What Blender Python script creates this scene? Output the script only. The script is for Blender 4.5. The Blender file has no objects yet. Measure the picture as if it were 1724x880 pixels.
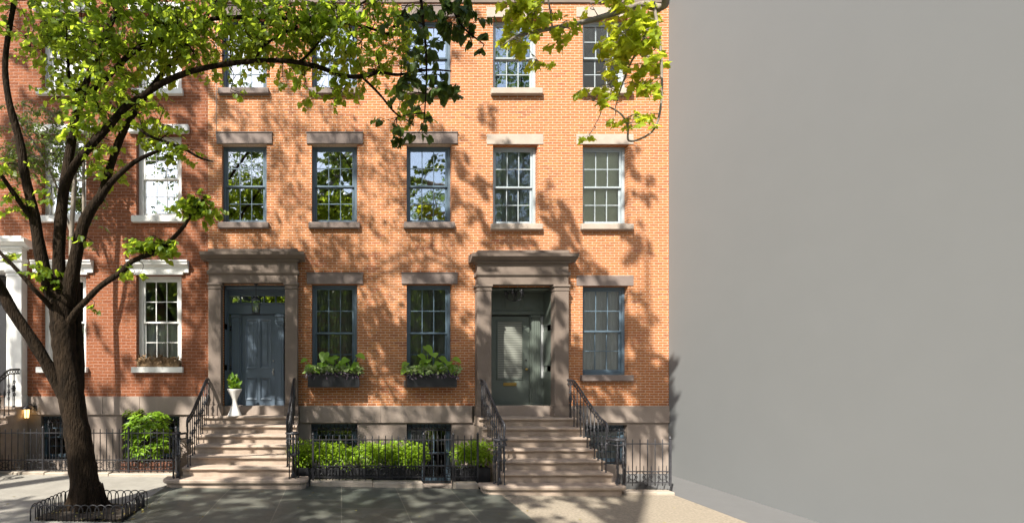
import bpy, math, random
import numpy as np
from mathutils import Vector, Matrix
random.seed(7); rng = np.random.default_rng(7)
S = bpy.context.scene
COL = S.collection
R = math.radians
F, PX, PY, CAMD, EYE = 847.0, 575.0, 622.0, 11.3, 2.24
SUN = Vector((0.70, 1.0, -1.20)).normalized()          # travel direction of the light

def P(px, py, d):                                        # photo pixel at distance d from the camera -> world point
    return Vector(((px-PX)*d/F, d-CAMD, EYE+(PY-py)*d/F))
def X(px, d=CAMD): return (px-PX)*d/F
def Z(py, d=CAMD): return EYE+(PY-py)*d/F
def gz(x): return 0.016-0.017*max(-12, min(12, x))       # the pavement falls gently to the right
def project(v):
    d = v[1]+CAMD
    if d < 0.2: return None
    return (PX+v[0]*F/d, PY-(v[2]-EYE)*F/d)

# ------------------------------------------------------------------ materials
def mat(name, col, rough=0.7, col2=None, scale=6.0, bump=0.0, bscale=40.0, metal=0.0, spec=0.5, detail=6.0, coat=0.0, stretch=None):
    m = bpy.data.materials.new(name); m.use_nodes = True
    nt = m.node_tree; b = nt.nodes['Principled BSDF']
    b.inputs['Roughness'].default_value = rough
    b.inputs['Metallic'].default_value = metal
    b.inputs['Specular IOR Level'].default_value = spec
    b.inputs['Coat Weight'].default_value = coat
    geo = nt.nodes.new('ShaderNodeNewGeometry')
    src = geo.outputs['Position']
    if stretch:
        mp = nt.nodes.new('ShaderNodeMapping'); mp.inputs['Scale'].default_value = stretch
        nt.links.new(src, mp.inputs['Vector']); src = mp.outputs['Vector']
    if col2 is None: col2 = tuple(c*0.78 for c in col)
    n = nt.nodes.new('ShaderNodeTexNoise'); n.inputs['Scale'].default_value = scale; n.inputs['Detail'].default_value = detail
    n.inputs['Roughness'].default_value = 0.65
    nt.links.new(src, n.inputs['Vector'])
    r = nt.nodes.new('ShaderNodeValToRGB')
    r.color_ramp.elements[0].position = 0.32; r.color_ramp.elements[1].position = 0.68
    r.color_ramp.elements[0].color = (*col2, 1); r.color_ramp.elements[1].color = (*col, 1)
    nt.links.new(n.outputs['Fac'], r.inputs['Fac']); nt.links.new(r.outputs['Color'], b.inputs['Base Color'])
    if bump > 0:
        n2 = nt.nodes.new('ShaderNodeTexNoise'); n2.inputs['Scale'].default_value = bscale; n2.inputs['Detail'].default_value = 5
        nt.links.new(src, n2.inputs['Vector'])
        bp = nt.nodes.new('ShaderNodeBump'); bp.inputs['Strength'].default_value = bump; bp.inputs['Distance'].default_value = 0.05 if stretch and bump > .9 else 0.02
        nt.links.new(n2.outputs['Fac'], bp.inputs['Height']); nt.links.new(bp.outputs['Normal'], b.inputs['Normal'])
    return m

def brick_mat(name, c1, c2, c3, mortar, row, width, msize, bump, rough_wall=0.0, patch=None):
    m = bpy.data.materials.new(name); m.use_nodes = True
    nt = m.node_tree; N = nt.nodes; L = nt.links; b = N['Principled BSDF']
    b.inputs['Roughness'].default_value = 0.88; b.inputs['Specular IOR Level'].default_value = 0.25
    geo = N.new('ShaderNodeNewGeometry'); sep = N.new('ShaderNodeSeparateXYZ'); L.new(geo.outputs['Position'], sep.inputs[0])
    add = N.new('ShaderNodeMath'); add.operation = 'ADD'; L.new(sep.outputs['X'], add.inputs[0]); L.new(sep.outputs['Y'], add.inputs[1])
    comb = N.new('ShaderNodeCombineXYZ'); L.new(add.outputs[0], comb.inputs['X']); L.new(sep.outputs['Z'], comb.inputs['Y'])
    # slight waviness of the courses
    nz = N.new('ShaderNodeTexNoise'); nz.inputs['Scale'].default_value = 2.5; nz.inputs['Detail'].default_value = 4; L.new(geo.outputs['Position'], nz.inputs['Vector'])
    vm = N.new('ShaderNodeVectorMath'); vm.operation = 'MULTIPLY_ADD'
    L.new(nz.outputs['Color'], vm.inputs[0]); vm.inputs[1].default_value = (0.02, 0.012+rough_wall, 0); L.new(comb.outputs[0], vm.inputs[2])
    def bt(ca, cb, cm, off):
        t = N.new('ShaderNodeTexBrick'); t.inputs['Scale'].default_value = 1
        t.inputs['Brick Width'].default_value = width; t.inputs['Row Height'].default_value = row
        t.inputs['Mortar Size'].default_value = msize; t.inputs['Mortar Smooth'].default_value = 0.25; t.inputs['Bias'].default_value = off
        t.inputs['Color1'].default_value = (*ca, 1); t.inputs['Color2'].default_value = (*cb, 1); t.inputs['Mortar'].default_value = (*cm, 1)
        L.new(vm.outputs[0], t.inputs['Vector']); return t
    t1 = bt(c1, c2, mortar, 0.0)
    t2 = bt(c2, c3, mortar, -0.2)
    n2 = N.new('ShaderNodeTexNoise'); n2.inputs['Scale'].default_value = 0.9; n2.inputs['Detail'].default_value = 7; n2.inputs['Roughness'].default_value = 0.7
    L.new(geo.outputs['Position'], n2.inputs['Vector'])
    rp = N.new('ShaderNodeValToRGB'); rp.color_ramp.elements[0].position = 0.38; rp.color_ramp.elements[1].position = 0.64; L.new(n2.outputs['Fac'], rp.inputs['Fac'])
    mix = N.new('ShaderNodeMixRGB'); L.new(rp.outputs['Color'], mix.inputs['Fac']); L.new(t1.outputs['Color'], mix.inputs['Color1']); L.new(t2.outputs['Color'], mix.inputs['Color2'])
    # fine speckle and weathering
    n3 = N.new('ShaderNodeTexNoise'); n3.inputs['Scale'].default_value = 26; n3.inputs['Detail'].default_value = 6; L.new(geo.outputs['Position'], n3.inputs['Vector'])
    hsv = N.new('ShaderNodeHueSaturation'); mr = N.new('ShaderNodeMapRange'); mr.inputs['From Min'].default_value = 0.25; mr.inputs['From Max'].default_value = 0.75
    mr.inputs['To Min'].default_value = 0.72; mr.inputs['To Max'].default_value = 1.28; L.new(n3.outputs['Fac'], mr.inputs['Value'])
    L.new(mix.outputs['Color'], hsv.inputs['Color']); L.new(mr.outputs['Result'], hsv.inputs['Value'])
    out = hsv.outputs['Color']
    # pale efflorescence in patches
    n4 = N.new('ShaderNodeTexNoise'); n4.inputs['Scale'].default_value = 0.55; n4.inputs['Detail'].default_value = 8; n4.inputs['Roughness'].default_value = 0.75; L.new(geo.outputs['Position'], n4.inputs['Vector'])
    r4 = N.new('ShaderNodeValToRGB'); r4.color_ramp.elements[0].position = 0.55; r4.color_ramp.elements[1].position = 0.75
    r4.color_ramp.elements[1].color = (0.35, 0.35, 0.35, 1); L.new(n4.outputs['Fac'], r4.inputs['Fac'])
    m4 = N.new('ShaderNodeMixRGB'); L.new(r4.outputs['Color'], m4.inputs['Fac']); L.new(out, m4.inputs['Color1']); m4.inputs['Color2'].default_value = (*(patch or (0.5, 0.36, 0.28)), 1)
    L.new(m4.outputs['Color'], b.inputs['Base Color'])
    inv = N.new('ShaderNodeMath'); inv.operation = 'SUBTRACT'; inv.inputs[0].default_value = 1; L.new(t1.outputs['Fac'], inv.inputs[1])
    ad = N.new('ShaderNodeMath'); ad.operation = 'MULTIPLY_ADD'; L.new(n3.outputs['Fac'], ad.inputs[0]); ad.inputs[1].default_value = 0.6+rough_wall*60; L.new(inv.outputs[0], ad.inputs[2])
    bp = N.new('ShaderNodeBump'); bp.inputs['Strength'].default_value = bump; bp.inputs['Distance'].default_value = 0.012
    L.new(ad.outputs[0], bp.inputs['Height']); L.new(bp.outputs['Normal'], b.inputs['Normal'])
    return m

def leaf_mat(name, dark, light, trans, tfac=0.45, rough=0.45):
    m = bpy.data.materials.new(name); m.use_nodes = True
    nt = m.node_tree; N = nt.nodes; L = nt.links; b = N['Principled BSDF']; out = N['Material Output']
    b.inputs['Roughness'].default_value = rough; b.inputs['Specular IOR Level'].default_value = 0.35
    geo = N.new('ShaderNodeNewGeometry')
    r = N.new('ShaderNodeValToRGB'); r.color_ramp.elements[0].color = (*dark, 1); r.color_ramp.elements[1].color = (*light, 1)
    L.new(geo.outputs['Random Per Island'], r.inputs['Fac']); L.new(r.outputs['Color'], b.inputs['Base Color'])
    tr = N.new('ShaderNodeBsdfTranslucent')
    r2 = N.new('ShaderNodeValToRGB'); r2.color_ramp.elements[0].color = (*[c*0.7 for c in trans], 1); r2.color_ramp.elements[1].color = (*trans, 1)
    L.new(geo.outputs['Random Per Island'], r2.inputs['Fac']); L.new(r2.outputs['Color'], tr.inputs['Color'])
    mx = N.new('ShaderNodeMixShader'); mx.inputs['Fac'].default_value = tfac
    L.new(b.outputs[0], mx.inputs[1]); L.new(tr.outputs[0], mx.inputs[2]); L.new(mx.outputs[0], out.inputs['Surface'])
    return m

def glass_mat(name, refl, tint=(0.93, 0.95, 0.94)):
    m = bpy.data.materials.new(name); m.use_nodes = True
    nt = m.node_tree; N = nt.nodes; L = nt.links; N.remove(N['Principled BSDF']); out = N['Material Output']
    g = N.new('ShaderNodeBsdfGlossy'); g.inputs['Roughness'].default_value = 0.015; g.inputs['Color'].default_value = (0.95, 0.97, 0.97, 1)
    t = N.new('ShaderNodeBsdfTransparent'); t.inputs['Color'].default_value = (*tint, 1)
    geo = N.new('ShaderNodeNewGeometry'); n = N.new('ShaderNodeTexNoise'); n.inputs['Scale'].default_value = 2.4; n.inputs['Detail'].default_value = 2
    L.new(geo.outputs['Position'], n.inputs['Vector'])
    bp = N.new('ShaderNodeBump'); bp.inputs['Strength'].default_value = 0.10; bp.inputs['Distance'].default_value = 0.02
    L.new(n.outputs['Fac'], bp.inputs['Height']); L.new(bp.outputs['Normal'], g.inputs['Normal'])
    fr = N.new('ShaderNodeFresnel'); fr.inputs['IOR'].default_value = 1.5
    ma = N.new('ShaderNodeMath'); ma.operation = 'ADD'; ma.inputs[1].default_value = refl; ma.use_clamp = True; L.new(fr.outputs[0], ma.inputs[0])
    mx = N.new('ShaderNodeMixShader'); L.new(ma.outputs[0], mx.inputs['Fac']); L.new(t.outputs[0], mx.inputs[1]); L.new(g.outputs[0], mx.inputs[2])
    L.new(mx.outputs[0], out.inputs['Surface'])
    return m

def emit_mat(name, col, s):
    m = bpy.data.materials.new(name); m.use_nodes = True
    b = m.node_tree.nodes['Principled BSDF']; b.inputs['Base Color'].default_value = (*col, 1)
    b.inputs['Emission Color'].default_value = (*col, 1); b.inputs['Emission Strength'].default_value = s
    return m

M = {}
M['orange_brick'] = brick_mat('orange brick', (0.33, 0.095, 0.040), (0.48, 0.195, 0.062), (0.21, 0.056, 0.034), (0.55, 0.41, 0.30), 0.0575, 0.198, 0.0068, 0.7, patch=(0.50, 0.32, 0.23))
M['red_brick'] = brick_mat('red brick', (0.205, 0.062, 0.027), (0.285, 0.102, 0.044), (0.135, 0.039, 0.020), (0.36, 0.21, 0.15), 0.072, 0.21, 0.007, 1.0, rough_wall=0.012, patch=(0.36, 0.18, 0.12))
M['brownstone'] = mat('brownstone', (0.19, 0.150, 0.122), 0.85, (0.155, 0.12, 0.098), 3.0, 0.25, 60, detail=9)
M['stair_stone'] = mat('worn stair stone', (0.43, 0.34, 0.268), 0.85, (0.30, 0.235, 0.185), 4.0, 0.3, 70, detail=9)
M['lintel_stone'] = mat('lintel stone', (0.22, 0.175, 0.155), 0.85, (0.18, 0.142, 0.125), 5.0, 0.2, 60)
M['pale_lintel'] = mat('pale sandstone', (0.42, 0.36, 0.30), 0.85, (0.35, 0.29, 0.24), 5.0, 0.2, 60)
M['base_stone'] = mat('base stone', (0.31, 0.255, 0.215), 0.88, (0.25, 0.20, 0.165), 1.6, 0.3, 50, detail=10)
M['white_paint'] = mat('white paint', (0.80, 0.80, 0.77), 0.5, (0.72, 0.72, 0.69), 5)
M['blue_paint'] = mat('slate blue paint', (0.105, 0.155, 0.20), 0.42, (0.09, 0.135, 0.175), 4)
M['door_blue'] = mat('door blue paint', (0.125, 0.165, 0.215), 0.38, (0.112, 0.15, 0.195), 4)
M['pale_blue'] = mat('pale blue grey paint', (0.36, 0.41, 0.43), 0.45, (0.31, 0.36, 0.38), 4)
M['teal_paint'] = mat('grey green paint', (0.115, 0.137, 0.118), 0.42, (0.098, 0.118, 0.102), 4)
M['iron'] = mat('black iron', (0.022, 0.022, 0.026), 0.42, (0.014, 0.014, 0.016), 20, 0.15, 80)
M['iron_grey'] = mat('weathered grey iron', (0.06, 0.06, 0.068), 0.4, (0.03, 0.03, 0.034), 14, 0.15, 80)
M['black_box'] = mat('black planter', (0.016, 0.017, 0.02), 0.5, (0.012, 0.012, 0.014), 5)
M['brass'] = mat('brass', (0.62, 0.44, 0.14), 0.3, (0.5, 0.34, 0.1), 12, metal=0.9)
M['steel'] = mat('brushed steel', (0.6, 0.6, 0.6), 0.3, metal=0.9)
M['bark'] = mat('tree bark', (0.036, 0.024, 0.015), 0.95, (0.007, 0.005, 0.003), 12.0, 1.0, 30, stretch=(1.6, 1.6, 0.35), detail=9, spec=0.12)
M['twig'] = mat('twig bark', (0.05, 0.04, 0.032), 0.9, (0.03, 0.024, 0.02), 12)
M['pale_bark'] = mat('pale mottled bark', (0.27, 0.235, 0.19), 0.9, (0.15, 0.125, 0.10), 6, 0.4, 30)
M['interior'] = mat('dim room', (0.22, 0.21, 0.18), 0.9, (0.17, 0.16, 0.14), 2)
M['blind'] = mat('white window blind', (0.78, 0.77, 0.72), 0.8, (0.72, 0.71, 0.66), 3)
M['reflection_blind'] = mat('foliage reflection blind', (0.74, 0.75, 0.50), 0.9, (0.62, 0.64, 0.42), 4)  # yellow green of mirrored foliage put into the blind's colour
M['dim_sheet'] = mat('olive grey dim pane sheet', (0.20, 0.205, 0.17), 0.95, (0.13, 0.135, 0.115), 5, stretch=(1, 1, 0.05))  # added sheet; dark room and faint reflections put into its colour
M['far_leaf'] = leaf_mat('far leaf', (0.045, 0.09, 0.014), (0.09, 0.15, 0.024), (0.22, 0.34, 0.04), 0.45)
M['curtain'] = mat('white curtain', (0.70, 0.70, 0.67), 0.9, (0.50, 0.50, 0.48), 18, stretch=(1, 1, 0.03))
M['grey_curtain'] = mat('grey curtain', (0.42, 0.44, 0.44), 0.9, (0.22, 0.23, 0.24), 9, stretch=(1, 1, 0.03))
M['urn'] = mat('white urn', (0.80, 0.79, 0.76), 0.55, (0.66, 0.64, 0.60), 7, 0.1, 40)
M['soil'] = mat('soil', (0.055, 0.042, 0.03), 0.95, (0.03, 0.022, 0.016), 25, 0.8, 60)
M['coir'] = mat('dried moss', (0.36, 0.24, 0.13), 0.95, (0.16, 0.10, 0.055), 25, 0.8, 60)
M['terracotta'] = mat('brown planter', (0.20, 0.085, 0.05), 0.8, (0.15, 0.06, 0.035), 6)
M['asphalt'] = mat('asphalt', (0.055, 0.055, 0.057), 0.9, (0.04, 0.04, 0.042), 30, 0.4, 150)
M['earth'] = mat('earth', (0.14, 0.12, 0.10), 0.95, (0.10, 0.085, 0.07), 5, 0.4, 30)
M['concrete'] = mat('pale concrete', (0.30, 0.285, 0.25), 0.85, (0.225, 0.213, 0.185), 2.2, 0.25, 90, detail=10)
M['aggregate'] = mat('aggregate concrete', (0.33, 0.285, 0.22), 0.85, (0.19, 0.16, 0.12), 26, 0.4, 120, detail=10)
M['grey_paving'] = mat('grey paving', (0.125, 0.127, 0.128), 0.9, (0.115, 0.117, 0.118), 4.0, 0.15, 90)
M['kerb_stone'] = mat('kerb stone', (0.40, 0.345, 0.28), 0.85, (0.30, 0.255, 0.205), 4, 0.35, 50)
M['stucco'] = mat('grey stucco', (0.180, 0.188, 0.190), 0.95, (0.175, 0.183, 0.185), 1.2, 0.06, 180, spec=0.1)
M['glass'] = glass_mat('window glass', 0.36)
M['glass_sky'] = glass_mat('upper window glass', 0.7)
M['glass_low'] = glass_mat('lower window glass', 0.05)
M['glow'] = emit_mat('lamp glow', (1.0, 0.62, 0.22), 1.6)
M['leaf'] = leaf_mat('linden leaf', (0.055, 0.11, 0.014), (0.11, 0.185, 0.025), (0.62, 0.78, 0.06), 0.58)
M['leaf_shade_caster'] = leaf_mat('shade casting leaf', (0.045, 0.09, 0.013), (0.085, 0.14, 0.022), (0.30, 0.42, 0.04), 0.28)  # linden leaf made less translucent so the unseen canopy casts deeper shade
M['leaf_shaded'] = leaf_mat('shaded linden leaf', (0.04, 0.07, 0.014), (0.075, 0.12, 0.022), (0.16, 0.24, 0.03), 0.35)  # linden leaf with the drooping bough's shade put into its colour
M['leaf_maple'] = leaf_mat('plane leaf', (0.18, 0.26, 0.016), (0.31, 0.385, 0.028), (0.85, 0.90, 0.06), 0.55)
M['leaf_small'] = leaf_mat('small pale leaf', (0.06, 0.11, 0.02), (0.12, 0.18, 0.035), (0.30, 0.42, 0.06), 0.4)
M['leaf_hedge'] = leaf_mat('hedge leaf', (0.13, 0.24, 0.012), (0.24, 0.36, 0.02), (0.5, 0.66, 0.03), 0.4, 0.4)
M['leaf_shrub'] = leaf_mat('shrub leaf', (0.11, 0.23, 0.018), (0.22, 0.36, 0.03), (0.45, 0.6, 0.05), 0.4, 0.35)
M['leaf_ear'] = leaf_mat('elephant ear leaf', (0.14, 0.30, 0.035), (0.28, 0.46, 0.06), (0.5, 0.7, 0.07), 0.45, 0.35)
M['leaf_purple'] = leaf_mat('purple leaf', (0.07, 0.035, 0.075), (0.22, 0.20, 0.22), (0.2, 0.12, 0.2), 0.3)
M['leaf_trail'] = leaf_mat('trailing leaf', (0.14, 0.27, 0.05), (0.46, 0.54, 0.25), (0.4, 0.5, 0.15), 0.35)
M['litter'] = leaf_mat('fallen leaf', (0.20, 0.15, 0.04), (0.32, 0.30, 0.10), (0.3, 0.25, 0.06), 0.2)

def bluestone():
    m = bpy.data.materials.new('bluestone paving'); m.use_nodes = True
    nt = m.node_tree; N = nt.nodes; L = nt.links; b = N['Principled BSDF']
    geo = N.new('ShaderNodeNewGeometry')
    sep = N.new('ShaderNodeSeparateXYZ'); L.new(geo.outputs['Position'], sep.inputs[0])
    cb = N.new('ShaderNodeCombineXYZ'); L.new(sep.outputs['Y'], cb.inputs['X']); L.new(sep.outputs['X'], cb.inputs['Y'])
    t = N.new('ShaderNodeTexBrick'); t.inputs['Scale'].default_value = 1; t.inputs['Brick Width'].default_value = 1.35; t.inputs['Row Height'].default_value = 1.03
    t.offset = 0.37
    t.inputs['Mortar Size'].default_value = 0.008; t.inputs['Mortar Smooth'].default_value = 0.2
    t.inputs['Color1'].default_value = (0.078, 0.088, 0.076, 1); t.inputs['Color2'].default_value = (0.102, 0.104, 0.088, 1); t.inputs['Mortar'].default_value = (0.19, 0.185, 0.15, 1)
    L.new(cb.outputs[0], t.inputs['Vector'])
    n = N.new('ShaderNodeTexNoise'); n.inputs['Scale'].default_value = 2.2; n.inputs['Detail'].default_value = 10; n.inputs['Roughness'].default_value = 0.7
    L.new(geo.outputs['Position'], n.inputs['Vector'])
    h = N.new('ShaderNodeHueSaturation'); mr = N.new('ShaderNodeMapRange'); mr.inputs['From Min'].default_value = 0.25; mr.inputs['From Max'].default_value = 0.75
    mr.inputs['To Min'].default_value = 0.65; mr.inputs['To Max'].default_value = 1.35; L.new(n.outputs['Fac'], mr.inputs['Value'])
    L.new(t.outputs['Color'], h.inputs['Color']); L.new(mr.outputs['Result'], h.inputs['Value']); L.new(h.outputs['Color'], b.inputs['Base Color'])
    m2 = N.new('ShaderNodeMapRange'); m2.inputs['From Min'].default_value = 0.3; m2.inputs['From Max'].default_value = 0.7; m2.inputs['To Min'].default_value = 0.34; m2.inputs['To Max'].default_value = 0.6
    L.new(n.outputs['Fac'], m2.inputs['Value']); L.new(m2.outputs['Result'], b.inputs['Roughness'])
    n2 = N.new('ShaderNodeTexNoise'); n2.inputs['Scale'].default_value = 14; n2.inputs['Detail'].default_value = 6; L.new(geo.outputs['Position'], n2.inputs['Vector'])
    bp = N.new('ShaderNodeBump'); bp.inputs['Strength'].default_value = 0.3; bp.inputs['Distance'].default_value = 0.015
    L.new(n2.outputs['Fac'], bp.inputs['Height']); L.new(bp.outputs['Normal'], b.inputs['Normal'])
    return m
M['bluestone'] = bluestone()

def lace_mat():
    m = bpy.data.materials.new('patterned door glass'); m.use_nodes = True
    nt = m.node_tree; N = nt.nodes; L = nt.links; b = N['Principled BSDF']; b.inputs['Roughness'].default_value = 0.3
    geo = N.new('ShaderNodeNewGeometry'); sep = N.new('ShaderNodeSeparateXYZ'); L.new(geo.outputs['Position'], sep.inputs[0])
    def saw(o, k):
        a = N.new('ShaderNodeMath'); a.operation = 'MULTIPLY'; a.inputs[1].default_value = k; L.new(sep.outputs[o], a.inputs[0])
        s = N.new('ShaderNodeMath'); s.operation = 'SINE'; L.new(a.outputs[0], s.inputs[0]); return s
    sx, szz = saw('X', 2*math.pi/0.024), saw('Z', 2*math.pi/0.055)
    mu = N.new('ShaderNodeMath'); mu.operation = 'MULTIPLY_ADD'; L.new(sx.outputs[0], mu.inputs[0]); mu.inputs[1].default_value = 0.35; L.new(szz.outputs[0], mu.inputs[2])
    r = N.new('ShaderNodeValToRGB'); r.color_ramp.elements[0].position = 0.0; r.color_ramp.elements[1].position = 0.75
    r.color_ramp.elements[0].color = (0.25, 0.26, 0.23, 1); r.color_ramp.elements[1].color = (0.13, 0.14, 0.122, 1)
    L.new(mu.outputs[0], r.inputs['Fac']); L.new(r.outputs['Color'], b.inputs['Base Color'])
    return m
M['lace'] = lace_mat()

# ------------------------------------------------------------------ mesh helpers
WORLD = {}
class MB:
    def __init__(s): s.v = []; s.f = []; s.sm = []
    def add(s, vs, fs, smooth=False):
        o = len(s.v); s.v += [tuple(v) for v in vs]
        for f in fs: s.f.append(tuple(i+o for i in f)); s.sm.append(smooth)
        return s
    def box(s, x0, x1, y0, y1, z0, z1, bev=0.0):
        if x1 < x0: x0, x1 = x1, x0
        if y1 < y0: y0, y1 = y1, y0
        if z1 < z0: z0, z1 = z1, z0
        b = min(bev, (x1-x0)*.45, (y1-y0)*.45, (z1-z0)*.45)
        if b <= 0:
            v = [(x, y, z) for z in (z0, z1) for y in (y0, y1) for x in (x0, x1)]
            s.add(v, [(0, 2, 3, 1), (4, 5, 7, 6), (0, 1, 5, 4), (2, 6, 7, 3), (0, 4, 6, 2), (1, 3, 7, 5)])
        else:
            # chamfered box: 24 vertices
            c = [(x0, x1), (y0, y1), (z0, z1)]; vs = []; idx = {}
            for ix in (0, 1):
                for iy in (0, 1):
                    for iz in (0, 1):
                        sg = [1 if i == 0 else -1 for i in (ix, iy, iz)]
                        p = [c[0][ix], c[1][iy], c[2][iz]]
                        for ax in range(3):
                            q = [p[k]+(0 if k == ax else sg[k]*b) for k in range(3)]
                            idx[(ix, iy, iz, ax)] = len(vs); vs.append(q)
            fs = []
            for ax in range(3):
                for e in (0, 1):
                    o1, o2 = [k for k in range(3) if k != ax]
                    q = []
                    for a, d in ((0, 0), (1, 0), (1, 1), (0, 1)):
                        k = [0, 0, 0]; k[ax] = e; k[o1] = a; k[o2] = d; q.append(idx[(*k, ax)])
                    fs.append(q)
            for ax in range(3):
                o1, o2 = [k for k in range(3) if k != ax]
                for a in (0, 1):
                    for d in (0, 1):
                        k0 = [0, 0, 0]; k0[o1] = a; k0[o2] = d; k1 = list(k0); k1[ax] = 1
                        fs.append([idx[(*k0, o1)], idx[(*k1, o1)], idx[(*k1, o2)], idx[(*k0, o2)]])
            for ix in (0, 1):
                for iy in (0, 1):
                    for iz in (0, 1): fs.append([idx[(ix, iy, iz, a)] for a in range(3)])
            s.add(vs, fs)
        return s
    def tube(s, pts, rad, n=6, cap=True, smooth=True):
        pts = [Vector(p) for p in pts]
        if not hasattr(rad, '__len__'): rad = [rad]*len(pts)
        vs = []; fs = []; up = None
        for i, p in enumerate(pts):
            t = (pts[min(i+1, len(pts)-1)]-pts[max(i-1, 0)])
            t = t.normalized() if t.length > 1e-9 else Vector((0, 0, 1))
            if up is None:
                up = Vector((0, 0, 1)) if abs(t.z) < 0.9 else Vector((1, 0, 0))
            a = up - t*up.dot(t)
            if a.length < 1e-6: a = Vector((1, 0.3, 0)) - t*Vector((1, 0.3, 0)).dot(t)
            a.normalize(); b = t.cross(a); up = a
            for k in range(n):
                th = 2*math.pi*k/n
                vs.append(p + (a*math.cos(th)+b*math.sin(th))*rad[i])
        for i in range(len(pts)-1):
            for k in range(n):
                fs.append((i*n+k, i*n+(k+1) % n, (i+1)*n+(k+1) % n, (i+1)*n+k))
        if cap:
            fs.append(tuple(range(n-1, -1, -1))); fs.append(tuple((len(pts)-1)*n+k for k in range(n)))
        s.add(vs, fs, smooth); return s
    def ring(s, c, r, t, axis='y', n=14, m=5, a0=0.0, a1=2*math.pi):
        pts = []
        k = n if a1-a0 < 6.2 else n
        for i in range(k+1):
            a = a0+(a1-a0)*i/k
            d = {'y': (math.cos(a), 0, math.sin(a)), 'x': (0, math.cos(a), math.sin(a)), 'z': (math.cos(a), math.sin(a), 0)}[axis]
            pts.append((c[0]+d[0]*r, c[1]+d[1]*r, c[2]+d[2]*r))
        return s.tube(pts, t, m)
    def lathe(s, c, prof, n=16):
        vs = []; fs = []
        for (r, z) in prof:
            for k in range(n):
                a = 2*math.pi*k/n; vs.append((c[0]+r*math.cos(a), c[1]+r*math.sin(a), c[2]+z))
        for i in range(len(prof)-1):
            for k in range(n): fs.append((i*n+k, i*n+(k+1) % n, (i+1)*n+(k+1) % n, (i+1)*n+k))
        fs.append(tuple(range(n-1, -1, -1))); fs.append(tuple((len(prof)-1)*n+k for k in range(n)))
        return s.add(vs, fs, True)
    def prism(s, prof, x0, x1):                       # profile of (y, z) swept along x
        n = len(prof); vs = [(x0, y, z) for y, z in prof]+[(x1, y, z) for y, z in prof]
        fs = [(i, (i+1) % n, n+(i+1) % n, n+i) for i in range(n)]+[tuple(range(n-1, -1, -1)), tuple(range(n, 2*n))]
        return s.add(vs, fs)
    def build(s, name, m, parent=None, origin=None, label=None):
        if origin is None:
            a = np.array(s.v); lo, hi = a.min(0), a.max(0)
            origin = Vector(((lo[0]+hi[0])/2, (lo[1]+hi[1])/2, lo[2]))
        origin = Vector(origin)
        me = bpy.data.meshes.new(name)
        me.from_pydata([(v[0]-origin.x, v[1]-origin.y, v[2]-origin.z) for v in s.v], [], s.f)
        me.polygons.foreach_set('use_smooth', s.sm)
        me.materials.append(m); me.update()
        return link(name, me, origin, parent, label)

def fixnormals(o):
    import bmesh
    bm = bmesh.new(); bm.from_mesh(o.data); bmesh.ops.recalc_face_normals(bm, faces=bm.faces); bm.to_mesh(o.data); bm.free()

def link(name, me, origin, parent=None, label=None):
    o = bpy.data.objects.new(name, me); COL.objects.link(o)
    WORLD[o.name] = Vector(origin)
    if parent is not None:
        o.parent = parent; o.location = Vector(origin)-WORLD[parent.name]
    else: o.location = origin
    if label: o['label'] = label
    return o
def thing(name, label, cat, loc, group=None):
    o = bpy.data.objects.new(name, None); COL.objects.link(o); o.location = loc; o.empty_display_size = 0.2
    WORLD[o.name] = Vector(loc); o['label'] = label; o['category'] = cat
    if group: o['group'] = group
    return o
def tag(o, label, cat, group=None, kind=None):
    o['label'] = label; o['category'] = cat
    if group: o['group'] = group
    if kind: o['kind'] = kind
    return o
def struct(o, label, cat='ground'):
    o['kind'] = 'structure'; o['label'] = label; o['category'] = cat; return o
def copy_to(src, parent, delta):
    c = src.copy(); COL.objects.link(c); c.parent = parent
    WORLD[c.name] = WORLD[src.name]+Vector(delta); c.location = WORLD[c.name]-WORLD[parent.name]
    return c

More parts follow.
